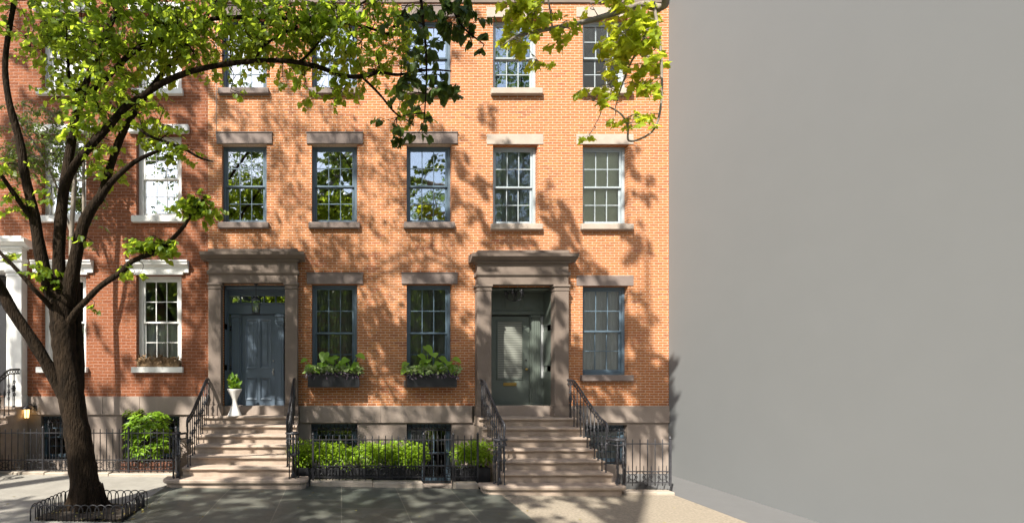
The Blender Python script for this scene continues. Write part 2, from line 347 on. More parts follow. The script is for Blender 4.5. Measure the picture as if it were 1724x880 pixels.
HEART = [(0, 0), (-0.10, 0.22), (0.02, 0.44), (0.30, 0.50), (0.62, 0.34), (1.0, 0.0)]
OVAL = [(0, 0), (0.18, 0.20), (0.45, 0.27), (0.75, 0.17), (1.0, 0.0)]
LANCE = [(0, 0), (0.2, 0.12), (0.5, 0.17), (0.8, 0.10), (1.0, 0.0)]
STAR = [(0, 0), (0.05, 0.30), (-0.05, 0.52), (0.25, 0.46), (0.42, 0.62), (0.52, 0.36), (0.62, 0.20), (0.80, 0.22), (1.0, 0.0)]
def leaves(name, pos, axis, nrm, size, shape, m, parent, origin, fold=0.18, curl=0.12):
    pos = np.asarray(pos, float); axis = np.asarray(axis, float); nrm = np.asarray(nrm, float); size = np.asarray(size, float)
    axis /= np.linalg.norm(axis, axis=1, keepdims=True)+1e-9
    nrm = nrm - axis*(nrm*axis).sum(1, keepdims=True); nrm /= np.linalg.norm(nrm, axis=1, keepdims=True)+1e-9
    side = np.cross(axis, nrm)
    k = len(shape)
    tpl = [(u, 0, -curl*u*u) for (u, v) in (shape[0], shape[-1])]
    a = [(u, v, fold*abs(v)-curl*u*u) for (u, v) in shape[1:-1]]
    b = [(u, -v, fold*abs(v)-curl*u*u) for (u, v) in shape[1:-1]]
    T = np.array(tpl+a+b)                               # [base, tip, right..., left...]
    n = len(pos); nv = len(T)
    V = pos[:, None, :]+size[:, None, None]*(T[None, :, 0:1]*axis[:, None, :]+T[None, :, 1:2]*side[:, None, :]+T[None, :, 2:3]*nrm[:, None, :])
    V = V.reshape(-1, 3)-np.array(origin)
    f1 = [0]+list(range(2, 2+k-2))+[1]; f2 = [1]+list(range(2+2*(k-2)-1, 2+(k-2)-1, -1))+[0]
    base = (np.arange(n)*nv)[:, None]
    loops = np.concatenate([base+np.array(f1), base+np.array(f2)], axis=1).reshape(-1)
    me = bpy.data.meshes.new(name)
    me.vertices.add(n*nv); me.vertices.foreach_set('co', V.astype(np.float32).reshape(-1))
    me.loops.add(len(loops)); me.loops.foreach_set('vertex_index', loops.astype(np.int32))
    me.polygons.add(2*n); me.polygons.foreach_set('loop_start', (np.arange(2*n)*k).astype(np.int32))
    me.update(calc_edges=True); me.validate()
    me.materials.append(m)
    return link(name, me, origin, parent)

def cr(pts, n=6):                                        # Catmull-Rom through rows of numbers
    p = np.array(pts, float); out = []
    for i in range(len(p)-1):
        a = p[max(i-1, 0)]; b = p[i]; c = p[i+1]; d = p[min(i+2, len(p)-1)]
        for j in range(n):
            t = j/n
            out.append(0.5*((2*b)+(-a+c)*t+(2*a-5*b+4*c-d)*t*t+(-a+3*b-3*c+d)*t**3))
    out.append(p[-1]); return np.array(out)

# ------------------------------------------------------------------ ground
def sheet(x0, x1, y0, y1, z_of, nx=1, ny=1, thick=0.0):
    mb = MB(); vs = []; fs = []
    for j in range(ny+1):
        for i in range(nx+1):
            x = x0+(x1-x0)*i/nx; y = y0+(y1-y0)*j/ny; vs.append((x, y, z_of(x)))
    for j in range(ny):
        for i in range(nx):
            a = j*(nx+1)+i; fs.append((a, a+1, a+nx+2, a+nx+1))
    if thick:
        n = len(vs)
        for (a, b) in ((0, nx), (nx, n-1), (n-1, n-1-nx), (n-1-nx, 0)):
            o = len(vs); va, vb = vs[a], vs[b]
            vs += [va, vb, (vb[0], vb[1], vb[2]-thick), (va[0], va[1], va[2]-thick)]; fs.append((o+3, o+2, o+1, o))
    mb.add(vs, fs); return mb
KERB = -12.9
struct(sheet(-400, 400, -400, 400, lambda x: -0.40).build('ground', M['earth']), 'bare earth under the whole street')
struct(sheet(-60, 60, -21.0, KERB-0.15, lambda x: gz(x)-0.13, 48).build('road', M['asphalt']), 'dark asphalt street in front of the houses', 'road')
struct(sheet(-60, -3.27, KERB, -1.15, gz, 40, 1, 0.3).build('pavement', M['concrete']), 'pale concrete pavement at the left around the tree', 'pavement')
struct(sheet(-3.266, 2.906, KERB, -1.72, gz, 8, 1, 0.3).build('pavement', M['bluestone']), 'grey green bluestone slabs in front of both stoops', 'pavement')
struct(sheet(2.91, 6.2, KERB, -1.72, gz, 8, 1, 0.3).build('pavement', M['aggregate']), 'brown aggregate concrete pavement at the right stoop', 'pavement')
struct(sheet(6.206, 60, KERB, -0.0, gz, 40, 1, 0.3).build('pavement', M['grey_paving']), 'plain grey paving along the foot of the grey wall', 'pavement')
kb = MB()
for i in range(-20, 20):
    kb.box(i*3.0, i*3.0+2.994, KERB-0.15, KERB-0.002, gz(i*3+1.5)-0.3, gz(i*3+1.5)+0.0)
struct(kb.build('kerb', M['kerb_stone']), 'stone kerb along the street edge', 'kerb')
struct(sheet(-60, 60, -60, -21.0, lambda x: 0.0, 1, 1, 0.4).build('pavement', M['concrete']), 'concrete pavement across the street', 'pavement')
struct(sheet(-12, 6.2, -1.9, 0.0, lambda x: -0.35, 1, 1).build('areaway', M['earth']), 'sunken floor between the fences and house fronts', 'areaway')

# ------------------------------------------------------------------ houses
def wall_with_holes(x0, x1, z0, z1, holes, depth=0.3, y=0.0):
    mb = MB()
    xs = sorted({x0, x1, *[h[0] for h in holes], *[h[1] for h in holes]}); zs = sorted({z0, z1, *[h[2] for h in holes], *[h[3] for h in holes]})
    xs = [v for v in xs if x0 <= v <= x1]; zs = [v for v in zs if z0 <= v <= z1]
    for i in range(len(xs)-1):
        for j in range(len(zs)-1):
            cx, cz = (xs[i]+xs[i+1])/2, (zs[j]+zs[j+1])/2
            if any(h[0] < cx < h[1] and h[2] < cz < h[3] for h in holes): continue
            mb.add([(xs[i], y, zs[j]), (xs[i+1], y, zs[j]), (xs[i+1], y, zs[j+1]), (xs[i], y, zs[j+1])], [(0, 1, 2, 3)])
    for a, b, c, d in holes:
        c2, d2 = max(c, z0), min(d, z1)
        e = y+depth
        mb.add([(a, y, c2), (a, y, d2), (a, e, d2), (a, e, c2)], [(0, 1, 2, 3)])
        mb.add([(b, y, c2), (b, e, c2), (b, e, d2), (b, y, d2)], [(0, 1, 2, 3)])
        if d <= z1: mb.add([(a, y, d), (b, y, d), (b, e, d), (a, e, d)], [(0, 1, 2, 3)])
        if c >= z0: mb.add([(a, y, c), (a, e, c), (b, e, c), (b, y, c)], [(0, 1, 2, 3)])
    return mb

def shell(house, x0, x1, z0, z1, depth=6.0):
    e = 0.012; mb = MB()
    a, b = x0+e, x1-e
    mb.add([(a, 0.01, z0), (a, depth, z0), (a, depth, z1), (a, 0.01, z1)], [(0, 1, 2, 3)])
    mb.add([(b, 0.01, z0), (b, 0.01, z1), (b, depth, z1), (b, depth, z0)], [(0, 1, 2, 3)])
    mb.add([(a, depth, z0), (b, depth, z0), (b, depth, z1), (a, depth, z1)], [(0, 1, 2, 3)])
    for zz in (z0, 1.3, 4.35, 7.35):                     # floors
        mb.add([(a, 0.31, zz), (b, 0.31, zz), (b, depth, zz), (a, depth, zz)], [(0, 1, 2, 3)])
    mb.build('room_interior', M['interior'], house)
    MB().box(x0, x1, 0.0, depth, z1, z1+0.2).build('roof', M['asphalt'], house)

def window(house, x0, x1, z0, z1, fm, sash_mat=None, stone=None, lintel=None, sill=None, glass='glass', curtain=None, rows=2, cols=3, up=1, low=1, casing=0.062, meet=None, grille=False, blind_drop=None, yf=0.10, lower_only=False):
    if yf == 0.10: yf = 0.135
    sash_mat = sash_mat or fm
    fr = MB()
    fr.box(x0, x0+casing, yf, yf+0.13, z0, z1, .006).box(x1-casing, x1, yf, yf+0.13, z0, z1, .006)
    fr.box(x0+casing, x1-casing, yf, yf+0.13, z1-casing*0.9, z1, .006).box(x0+casing, x1-casing, yf-0.02, yf+0.13, z0, z0+0.045, .006)
    w = fr.build('window', fm, house)
    a, b, c, d = x0+casing+.002, x1-casing-.002, z0+0.047, z1-casing*0.9-.002
    mid = meet if meet else (c+d)/2
    def sash(za, zb, ya, st=0.045, bot=0.05, top=0.04, nr=rows, nc=cols):
        mb = MB(); t = 0.035
        mb.box(a, a+st, ya, ya+t, za, zb, .004).box(b-st, b, ya, ya+t, za, zb, .004)
        mb.box(a+st, b-st, ya, ya+t, za, za+bot, .004).box(a+st, b-st, ya, ya+t, zb-top, zb, .004)
        ia, ib, ja, jb = a+st, b-st, za+bot, zb-top
        for k in range(1, nc): xx = ia+(ib-ia)*k/nc; mb.box(xx-.009, xx+.009, ya+.006, ya+t-.006, ja, jb)
        for k in range(1, nr): zz = ja+(jb-ja)*k/nr; mb.box(ia, ib, ya+.0075, ya+t-.0075, zz-.009, zz+.009)
        mb.build('sash', sash_mat, w)
        MB().box(ia-.006, ib+.006, ya+.0155, ya+.0195, ja-.006, jb+.006).build('pane', M[glass], w)
    sash(mid-0.02, d, yf+0.022, bot=0.04)
    sash(c, mid+0.02, yf+0.062, bot=0.075, top=0.04)
    if lintel:
        lx0, lx1, lz0, lz1, proj = lintel
        MB().box(lx0, lx1, -proj, 0.04, lz0, lz1, .006).build('lintel', stone, w) if True else None
    if sill:
        sx0, sx1, sz0, sz1, proj = sill
        MB().box(sx0, sx1, -proj, 0.112, sz0, sz1, .01).build('sill', stone, w)
    if curtain:
        cm, ca, cb_, zt, zb_ = curtain                   # fractions of width, top and bottom as fractions of height
        n = 40; vs = []; fs = []
        H = d-c; W = b-a
        for i in range(n+1):
            u = ca+(cb_-ca)*i/n
            wv = 0.018*math.sin(u*46)+0.01*math.sin(u*91+1)
            if 'blind' in cm: wv = 0
            vs += [(a+W*u, yf+0.145+wv, c+H*zb_), (a+W*u, yf+0.145+wv, c+H*zt)]
        for i in range(n): fs.append((2*i, 2*i+2, 2*i+3, 2*i+1))
        MB().add(vs, fs, True).build('blind' if 'blind' in cm else 'curtain', M[cm], w)
    if grille:
        g = MB()
        n = max(5, int((x1-x0)/0.10))
        for k in range(n+1): xx = x0+0.03+(x1-x0-0.06)*k/n; g.tube([(xx, yf-0.05, z0+.02), (xx, yf-0.05, z1-.02)], 0.008, 5)
        for zz in (z0+.05, z1-.15, (z0+z1)/2): g.box(x0+.01, x1-.01, yf-.062, yf-.038, zz-.012, zz+.012)
        for k in range(n): xx = x0+0.03+(x1-x0-0.06)*(k+.5)/n; g.ring((xx, yf-0.05, z1-.09), 0.035, 0.006, 'y', 10, 4)
        g.build('grille', M['iron'], w)
    return w

def portico(house, x0, x1, dz, m, zl, pw=0.28, y0=-0.20, ztop=0.0, base=True):
    """entablature on two square pillars; x0..x1 outer faces of the pillars"""
    h = lambda v: v+dz
    e = MB()
    e.box(x0+.005, x1-.005, y0+.01, 0.02, h(4.158), h(4.345), .005)                 # architrave
    e.prism([(0.0, h(4.346)), (y0-.012, h(4.346)), (y0-.03, h(4.375)), (y0-.035, h(4.43)), (0.0, h(4.43))], x0-.025, x1+.025)
    e.box(x0+.005, x1-.005, y0+.012, 0.021, h(4.431), h(4.66), .004)
    p = e.build('portico', m, house)
    c = MB()
    c.prism([(0.0, h(4.661)), (y0-.01, h(4.661)), (y0-.05, h(4.69)), (y0-.12, h(4.725)), (y0-.13, h(4.745)), (y0-.155, h(4.75)), (y0-.165, h(4.80)), (y0-.17, h(4.815)), (0.0, h(4.835))], x0-.15, x1+.15)
    c.box(x0+.0, x1-.0, y0-.03, 0.021, h(4.83), h(4.905), .006)
    c.box(x0-.04, x1+.04, y0-.045, 0.02, h(4.63), h(4.6605), .004)
    c.build('cornice', m, p)
    for a, b in ((x0, x0+pw), (x1-pw, x1)):
        q = MB()
        q.box(a, b, y0, 0.02, zl+0.25, h(4.02), .008)
        q.box(a-.012, b+.012, y0-.012, 0.02, h(4.021), h(4.045), .004)
        q.box(a-.004, b+.004, y0-.004, 0.02, h(4.046), h(4.10), .004)
        q.box(a-.028, b+.028, y0-.028, 0.02, h(4.101), h(4.157), .012)
        q.box(a-.02, b+.02, y0-.022, 0.02, zl+0.001, zl+0.22, .008); q.box(a-.01, b+.01, y0-.01, 0.02, zl+.221, zl+.249, .008)
        q.build('pillar', m, p)
    return p

def recess(house, x0, x1, zl, zc, yb, m, floor_m):
    r = MB()
    r.add([(x0, 0.0, zl), (x0, 0.0, zc), (x0, yb, zc), (x0, yb, zl)], [(0, 1, 2, 3)])
    r.add([(x1, 0.0, zl), (x1, yb, zl), (x1, yb, zc), (x1, 0.0, zc)], [(0, 1, 2, 3)])
    r.add([(x0, 0.0, zc), (x1, 0.0, zc), (x1, yb, zc), (x0, yb, zc)], [(0, 1, 2, 3)])
    for k in range(3):                                    # wainscot panels on both cheeks
        za = zl+0.2+k*0.93
        for xx, sg in ((x0, 1), (x1, -1)):
            r.box(xx+sg*.001, xx+sg*.018, 0.06, yb-.05, za, za+0.8, .006)
    r.box(x0+.02, x1-.02, 0.05, yb-.02, zc-.06, zc-.01, .01)
    o = r.build('doorway', m, house)
    return o

BR = CAMD
# ---- house A: red brick at the left
LX = -12.0; AB = X(350); BC = 2.985; CX = X(1126)
TOP = 11.6
hA = thing('brick_house', 'dark red brick house with white window surrounds behind the leaning tree', 'house', (-7.5, 0, -0.35))
zA2, zA1, zA3 = (Z(364), Z(226)), (Z(617), Z(463)), (Z(152), Z(22))
holesA = []
wins = []
for cxs in ((X(70), X(145)), (X(229.5), X(305.5))):
    for lev, (a, b) in (('g', zA1), ('m', zA2), ('t', zA3)): wins.append((lev, cxs[0], cxs[1], a, b)); holesA.append((cxs[0], cxs[1], a, b))
pA = (-9.15, -7.06)
holesA.append((pA[0]+.30, pA[1]-.30, 1.64, 4.5))
wall_with_holes(LX, AB-.001, 1.64, TOP, holesA).build('wall', M['red_brick'], hA)
bwA = [(X(68), X(140), 0.2, Z(700)), (X(205), X(302), 0.2, Z(700))]
wall_with_holes(LX, AB-.001, -0.36, 1.2305, bwA, y=0.012).build('basement_wall', M['base_stone'], hA)
bl = MB(); xs = [LX, pA[0], -7.02, -5.35, -4.52, AB-.02]
for i in (0, 2, 3, 4): bl.box(xs[i]+.002, xs[i+1]-.002, -0.035, 0.2, 1.232, 1.639, .006)
bl.box(pA[0], pA[1], 0.02, 0.2, 1.232, 1.639)
bl.build('belt_course', M['base_stone'], hA)
for lev, a, b, c, d in wins:
    if lev == 'g':
        w = window(hA, a, b, c, d, M['white_paint'], casing=0.10, curtain=('curtain', 0.0, 1.0, 0.5, 0.0), glass='glass_low', sill=(a-.08, b+.05, Z(627), Z(617.3), 0.10), stone=M['white_paint'])
        hd = MB(); hd.box(a-.03, b+.05, -.07, .02, d+.001, d+.05, .005)
        hd.prism([(0.02, d+.051), (-.05, d+.051), (-.06, d+.16), (-.14, d+.22), (-.15, d+.27), (-.17, d+.28), (-.17, d+.31), (.02, d+.33)], a-.17, b+.17)
        hd.build('hood_moulding', M['white_paint'], w)
    elif lev == 'm':
        w = window(hA, a, b, c, d, M['white_paint'], casing=0.10, curtain=('blind', 0.0, 1.0, 1.0, 0.5) if a > -6 else ('curtain', 0, .5, 1, 0), glass='glass_sky', sill=(a-.08, b+.05, Z(375), Z(364.3), 0.10), stone=M['white_paint'])
        hd = MB(); hd.box(a-.16, b+.18, -.09, .02, d+.001, d+.19, .02); hd.build('lintel', M['white_paint'], w)
    else:
        w = window(hA, a, b, c, d, M['white_paint'], casing=0.10, glass='glass_sky', sill=(a-.08, b+.05, Z(162), Z(152.3), 0.10), stone=M['white_paint'])
        hd = MB(); hd.box(a-.16, b+.18, -.09, .02, d+.001, d+.19, .02); hd.build('lintel', M['white_paint'], w)
for a, b, c, d in bwA:
    window(hA, a, b, c, d, M['blue_paint'], casing=0.05, glass='glass_low', grille=True)
recess(hA, pA[0]+.3, pA[1]-.3, 1.64, 4.5, 0.45, M['white_paint'], None)
portico(hA, pA[0], pA[1], 0.28, M['white_paint'], 1.43, pw=0.34)
dA = MB(); dA.box(pA[0]+.302, pA[1]-.302, .40, .45, 1.45, 4.49); dA.build('door', M['iron'], hA)
shell(hA, LX, AB, -0.35, TOP)

# ---- house B: orange brick, blue door
hB = thing('brick_house', 'orange brick house with the blue door and two black window boxes', 'house', (0, 0, -0.35))
hC = thing('brick_house', 'orange brick house with the grey green glazed door, at the right', 'house', (5.2, 0, -0.35))
zm, zt, zg = (Z(375.2), Z(243)), (Z(150.5), Z(30)), (Z(640), Z(478.5))
dzC = -0.035
colB = [(X(373.5), X(449)), (X(525), X(601.5)), (X(684.7), X(760.5))]
colC = [(X(830), X(905.6)), (X(981), X(1057.5))]
BELT0, BELT1 = Z(711), Z(683)
pB = (X(350.5, 11.1), X(501, 11.1)); pC = (X(803.6, 11.1), X(958, 11.1))
rB = (-2.64, -1.235, 1.225, 4.13); rC = (3.285, 4.745, 1.20, 4.09)
holesB, holesC = [rB], [rC]
wB, wC = [], []
for i, (a, b) in enumerate(colB):
    wB.append(('t', i, a, b, *zt)); wB.append(('m', i, a, b, *zm))
    if i > 0: wB.append(('g', i, a, b, *zg))
for i, (a, b) in enumerate(colC):
    wC.append(('t', i, a, b, zt[0]-.01, zt[1])); wC.append(('m', i, a, b, zm[0]+dzC, zm[1]-.01))
    if i > 0: wC.append(('g', i, a, b, Z(631), Z(481.5)))
for hx, ww in ((holesB, wB), (holesC, wC)): hx += [(a, b, c, d) for (_, _, a, b, c, d) in ww]
wall_with_holes(AB+.001, BC, BELT1, TOP, holesB).build('wall', M['orange_brick'], hB)
wall_with_holes(BC, CX, BELT1, TOP, holesC).build('wall', M['orange_brick'], hC)
for lev, i, a, b, c, d in wB:
    st = M['lintel_stone']
    lin = (a-.115, b+.125, d+.005, d+.245, 0.035); sil = (a-.07, b+.055, c-.135, c-.001, 0.09)
    cur = None; g = 'glass'
    if lev == 't': g = 'glass_sky'
    if lev == 'g': g = 'glass_low'; cur = ('dim_sheet', 0.0, 1.0, 1.0, 0.0)  # sheet added behind these panes to tone the dark glass
    w = window(hB, a, b, c, d, M['blue_paint'], stone=st, lintel=lin, sill=sil, glass=g, curtain=cur)
    cp = MB(); cp.box(lin[0]-.012, lin[1]+.012, -.05, 0.03, lin[3]+.001, lin[3]+.022, .004); cp.build('lintel_cap', st, w)
for lev, i, a, b, c, d in wC:
    st = M['pale_lintel'] if lev != 'g' else M['lintel_stone']
    if lev == 'm': st = M['pale_lintel']
    lin = (a-.14, b+.12, d+.005, d+.235, 0.012); sil = (a-.06, b+.075, c-.135, c-.001, 0.10)
    cur = None; g = 'glass'
    if lev == 'm': cur = ('reflection_blind', 0.0, 1.0, 1.0, 0.0) if i else ('grey_curtain', 0.0, 1.0, 1.0, 0.0)
    if lev == 'm' or (i and lev != 'g'): g = 'glass_low'
    if lev == 'g': cur = ('grey_curtain', 0.0, 1.0, 1.0, 0.0); g = 'glass_low'
    window(hC, a, b, c, d, M['pale_blue'] if lev != 'g' else M['blue_paint'], stone=st, lintel=lin, sill=sil, glass=g, curtain=cur)
# base of both houses
bwB = [(X(524), X(602), 0.15, Z(713)), (X(684.7), X(761), -0.33, Z(713))]
bwC = [(X(985), X(1056), 0.1, Z(715))]
for hh, x0, x1, bw, gaps in ((hB, AB+.001, BC-.001, bwB, pB), (hC, BC+.001, CX, bwC, pC)):
    wall_with_holes(x0, x1, -0.36, BELT0-.001, bw, y=0.012).build('basement_wall', M['base_stone'], hh)
    bl = MB(); cuts = [gaps[1]+.03, gaps[1]+1.85, min(x1-.003, gaps[1]+3.9)] if hh is hB else [gaps[1]+.03, x1-.003]
    for i in range(len(cuts)-1): bl.box(cuts[i]+.0015, cuts[i+1]-.0015, -.04, .25, BELT0, BELT1-.001, .006)
    bl.box(gaps[0]-.02, gaps[1]+.029, 0.02, .25, BELT0, BELT1-.001)
    sj = -0.02
    bl.build('belt_course', M['base_stone'], hh)
    for a, b, c, d in bw: window(hh, a, b, c, d, M['blue_paint'], casing=.075, glass='glass_low', grille=True)
# frieze boards under the roof
for hh, x0, x1 in ((hB, AB+.002, BC-.001), (hC, BC+.001, CX-.002)):
    f = MB(); f.box(x0, x1, -.03, .01, Z(6), 11.05, .005); f.prism([(0, 11.06), (-.05, 11.06), (-.1, 11.2), (-.42, 11.3), (-.45, 11.5), (0, 11.6)], x0, x1)
    f.build('cornice', M['brownstone'], hh)
f = MB(); f.box(LX, AB-.002, -.03, .01, 10.85, 11.1, .005); f.prism([(0, 11.11), (-.05, 11.11), (-.1, 11.2), (-.42, 11.3), (-.45, 11.5), (0, 11.6)], LX, AB-.002); f.build('cornice', M['white_paint'], hA)
portico(hB, pB[0], pB[1], 0.0, M['brownstone'], 1.225)
portico(hC, pC[0], pC[1], -0.04, M['brownstone'], 1.20, pw=0.315)
# door B
yb = 0.40
o = recess(hB, rB[0], rB[1], 1.225, 4.128, yb+.25, M['door_blue'], None)
ds = MB(); m0, m1 = rB[0], rB[1]
ds.box(m0+.002, m0+.03, yb-.04, yb+.06, 1.39, 3.78); ds.box(m1-.03, m1-.002, yb-.04, yb+.06, 1.39, 3.78)
for a, b in ((-2.545, -2.36), (-1.52, -1.335)):
    ds.box(a, b, yb-.06, yb+.06, 1.53, 3.45, .008); ds.box(a-.012, b+.012, yb-.075, yb+.06, 1.385, 1.528, .01)
    ds.box(a-.006, b+.006, yb-.068, yb+.06, 3.34, 3.37, .004)
    ds.box(a-.016, b+.016, yb-.078, yb+.06, 3.452, 3.525, .012)
    ds.box(a+.045, b-.045, yb-.066, yb-.055, 1.62, 3.28, .005)
ds.box(m0+.002, m1-.002, yb-.05, yb+.06, 3.527, 3.75, .008)
ds.box(m0+.002, m1-.002, yb-.08, yb+.06, 3.752, 3.79, .01)
ds.box(m0+.002, m1-.002, yb-.05, yb+.06, 3.95, 4.126, .008)
for k in range(6): xx = m0+.02+(m1-m0-.04)*k/5; ds.box(xx-.015, xx+.015, yb-.03, yb+.03, 3.791, 3.949)
for a, b in ((m0+.03, -2.558), (-1.322, m1-.03)):
    ds.box(a, b, yb-.03, yb+.03, 1.385, 2.0, .006)
    for zz in (2.3, 2.75, 3.2): ds.box(a, b, yb-.02, yb+.02, zz-.012, zz+.012)
ds.box(-2.358, -2.325, yb-.02, yb+.1, 1.385, 3.526); ds.box(-1.543, -1.522, yb-.02, yb+.1, 1.385, 3.526)
ds.build('door_surround', M['door_blue'], hB)
tr = MB(); tr.box(m0+.03, m1-.03, yb+.005, yb+.012, 3.785, 3.955); tr.box(m0+.03, -2.56, yb+.005, yb+.012, 2.0, 3.5); tr.box(-1.32, m1-.03, yb+.005, yb+.012, 2.0, 3.5)
tr.build('transom_glass', M['glass'], hB)
MB().box(rB[0]+.003, rB[1]-.003, yb-.12, yb+.3, 1.227, 1.384, .008).build('threshold', M['base_stone'], hB)
def panel(mb, a, b, c, d, y, w=0.035, dep=0.022):
    """a sunk panel with sloping sides inside a raised moulding"""
    vs = [(a, y, c), (b, y, c), (b, y, d), (a, y, d), (a+w, y+dep, c+w), (b-w, y+dep, c+w), (b-w, y+dep, d-w), (a+w, y+dep, d-w)]
    mb.add(vs, [(0, 1, 5, 4), (1, 2, 6, 5), (2, 3, 7, 6), (3, 0, 4, 7), (4, 5, 6, 7)])
def panel_door(x0, x1, z0, z1, y, panels):
    mb = wall_with_holes(x0, x1, z0, z1, panels, depth=0.001, y=y)
    for (a, b, c, d) in panels:
        panel(mb, a, b, c, d, y+.001)
        mb.box(a-.02, b+.02, y-.012, y-.001, d, d+.016); mb.box(a-.02, b+.02, y-.012, y-.001, c-.016, c)
        mb.box(a-.018, a, y-.011, y-.001, c, d); mb.box(b, b+.018, y-.011, y-.001, c, d)
        mb.box(a+.075, b-.075, y+.012, y+.0225, c+.075, d-.075, .008)
    mb.box(x0, x1, y+.026, y+.05, z0, z1)
    return mb
d0, d1 = -2.322, -1.545
pw_ = 0.245
pan = [(d0+.10, d0+.10+pw_, 2.28, 3.40), (d1-.10-pw_, d1-.10, 2.28, 3.40), (d0+.10, d0+.10+pw_, 1.55, 2.05), (d1-.10-pw_, d1-.10, 1.55, 2.05)]
dr = panel_door(d0, d1, 1.40, 3.515, yb+.03, pan).build('door', M['door_blue'], hB)
hd = MB(); hx = d1-.045; hd.tube([(hx, yb+.03, 2.19), (hx, yb-.03, 2.19)], .012, 8); hd.lathe((hx, yb-.045, 2.16), [(0.006, 0), (.02, .01), (.022, .03), (.02, .05), (.006, .06)], 10); hd.box(hx-.02, hx+.02, yb+.018, yb+.028, 2.12, 2.27, .004)
hd.lathe((hx, yb+.02, 2.43), [(.018, 0), (.02, .02), (.018, .035)], 10); hd.build('door_handle', M['steel'], dr)
MB().box(d0, d1, yb-.005, yb+.028, 1.386, 1.412, .003).build('kick_plate', M['steel'], dr)

# door C
yb = 0.50
recess(hC, rC[0], rC[1], 1.20, 4.088, yb+.2, M['teal_paint'], None)
e0, e1 = 3.50, 4.41
ds = MB()
for a, b in ((4.44, 4.645), (3.29, 3.46)):
    ds.box(a, b, yb-.06, yb+.06, 1.47, 3.45, .008); ds.box(a-.01, b+.01, yb-.08, yb+.06, 1.37, 1.468, .01)
    ds.box(a-.014, b+.014, yb-.075, yb+.06, 3.452, 3.52, .012)
    if b-a > .15:
        for k in range(3): ds.box(a+.03+k*.05, a+.06+k*.05, yb-.068, yb-.055, 1.55, 3.4, .004)
ds.box(rC[0]+.002, rC[1]-.002, yb-.05, yb+.06, 3.522, 3.62, .01)
ds.box(rC[0]+.002, rC[1]-.002, yb-.02, yb+.06, 3.622, 4.085, .006)
for k in range(3): ds.box(rC[0]+.1+k*.44, rC[0]+.46+k*.44, yb-.032, yb-.019, 3.68, 4.03, .006)
ds.box(3.462, 3.498, yb-.02, yb+.08, 1.37, 3.521); ds.box(4.412, 4.438, yb-.02, yb+.08, 1.37, 3.521)
ds.box(4.647, rC[1]-.002, yb-.03, yb+.03, 1.37, 2.05, .006)
ds.build('door_surround', M['teal_paint'], hC)
sg = MB(); sg.box(4.647, rC[1]-.002, yb+.0, yb+.01, 2.05, 3.5); sg.build('sidelight', M['grey_curtain'], hC)
MB().box(rC[0]+.003, rC[1]-.003, yb-.2, yb+.25, 1.202, 1.369, .008).build('threshold', M['base_stone'], hC)
g0, g1, h0, h1 = 3.672, 4.25, 2.035, 3.37
mb = wall_with_holes(e0, e1, 1.372, 3.495, [(g0, g1, h0, h1)], depth=.04, y=yb+.03); mb.box(e0, e1, yb+.07, yb+.09, 1.372, 3.495)
mb.box(g0-.03, g1+.03, yb+.012, yb+.029, h1, h1+.03, .005).box(g0-.03, g1+.03, yb+.012, yb+.029, h0-.03, h0, .005).box(g0-.03, g0, yb+.013, yb+.029, h0, h1).box(g1, g1+.03, yb+.013, yb+.029, h0, h1)
dr = mb.build('door', M['teal_paint'], hC)
MB().box(g0+.001, g1-.001, yb+.04, yb+.046, h0+.001, h1-.001).build('door_glass', M['lace'], dr)
MB().box(3.80, 4.11, yb+.012, yb+.029, 1.862, 1.938, .006).box(3.83, 4.08, yb+.006, yb+.0115, 1.885, 1.915, .003).build('mail_slot', M['brass'], dr)
MB().lathe((4.335, yb-.02, 2.22), [(.008, -.0), (.03, .012), (.034, .03), (.03, .048), (.008, .06)], 12).tube([(4.335, yb+.03, 2.25), (4.335, yb-.02, 2.25)], .012, 8).build('door_knob', M['brass'], dr)
MB().lathe((4.335, yb+.015, 2.45), [(.016, 0), (.018, .02), (.016, .035)], 10).build('lock', M['iron'], dr)
db = MB(); db.box(4.72, 4.742, .02, .08, 2.52, 2.62, .004).box(4.72, 4.742, .02, .08, 2.36, 2.44, .004); db.build('doorbell', M['iron'], hC)
shell(hB, AB, BC, -0.35, TOP); shell(hC, BC, CX, -0.35, TOP)

# ---- plain grey block, added as stand-in for a blank area
gb = thing('grey_stand_in', 'plain pale grey stuccoed block added as stand-in for a blank area at the right', 'building', (11.4, -0.5, 0))
g = MB(); g.box(CX+.004, 16.0, -5.95, 6.0, -0.4, 15.0, .01); g.build('wall', M['stucco'], gb)
MB().box(CX-.05, 16.05, -6.0, 6.05, 15.001, 15.25, .02).build('parapet', M['stucco'], gb)

# ------------------------------------------------------------------ stoops
def step_slab(x0, x1, yf, yback, z0, z1, th=0.055, nose=0.055, wob=0.004):
    mb = MB()
    r = th/2; prof = [(yback, z1), (yf+r, z1)]
    for k in range(1, 6): a = math.pi/2+math.pi*k/6; prof.append((yf+r+r*math.cos(a), z1-r+r*math.sin(a)))
    prof += [(yf+r, z1-th), (yf+nose, z1-th-.001), (yf+nose, z0), (yback, z0)]
    n = len(prof); N = 14; vs = []; fs = []
    for i in range(N+1):
        x = x0+(x1-x0)*i/N
        for (y, z) in prof:
            w = random.uniform(-wob, wob) if y < yback-.01 and z > z0+.001 else 0
            vs.append((x, y+w*.7, z+(w if y <= yf+r+.001 else 0)))
    for i in range(N):
        for k in range(n): fs.append((i*n+k, (i+1)*n+k, (i+1)*n+(k+1) % n, i*n+(k+1) % n))
    fs.append(tuple(range(n))); fs.append(tuple(range((N+1)*n-1, N*n-1, -1)))
    return mb.add(vs, fs)
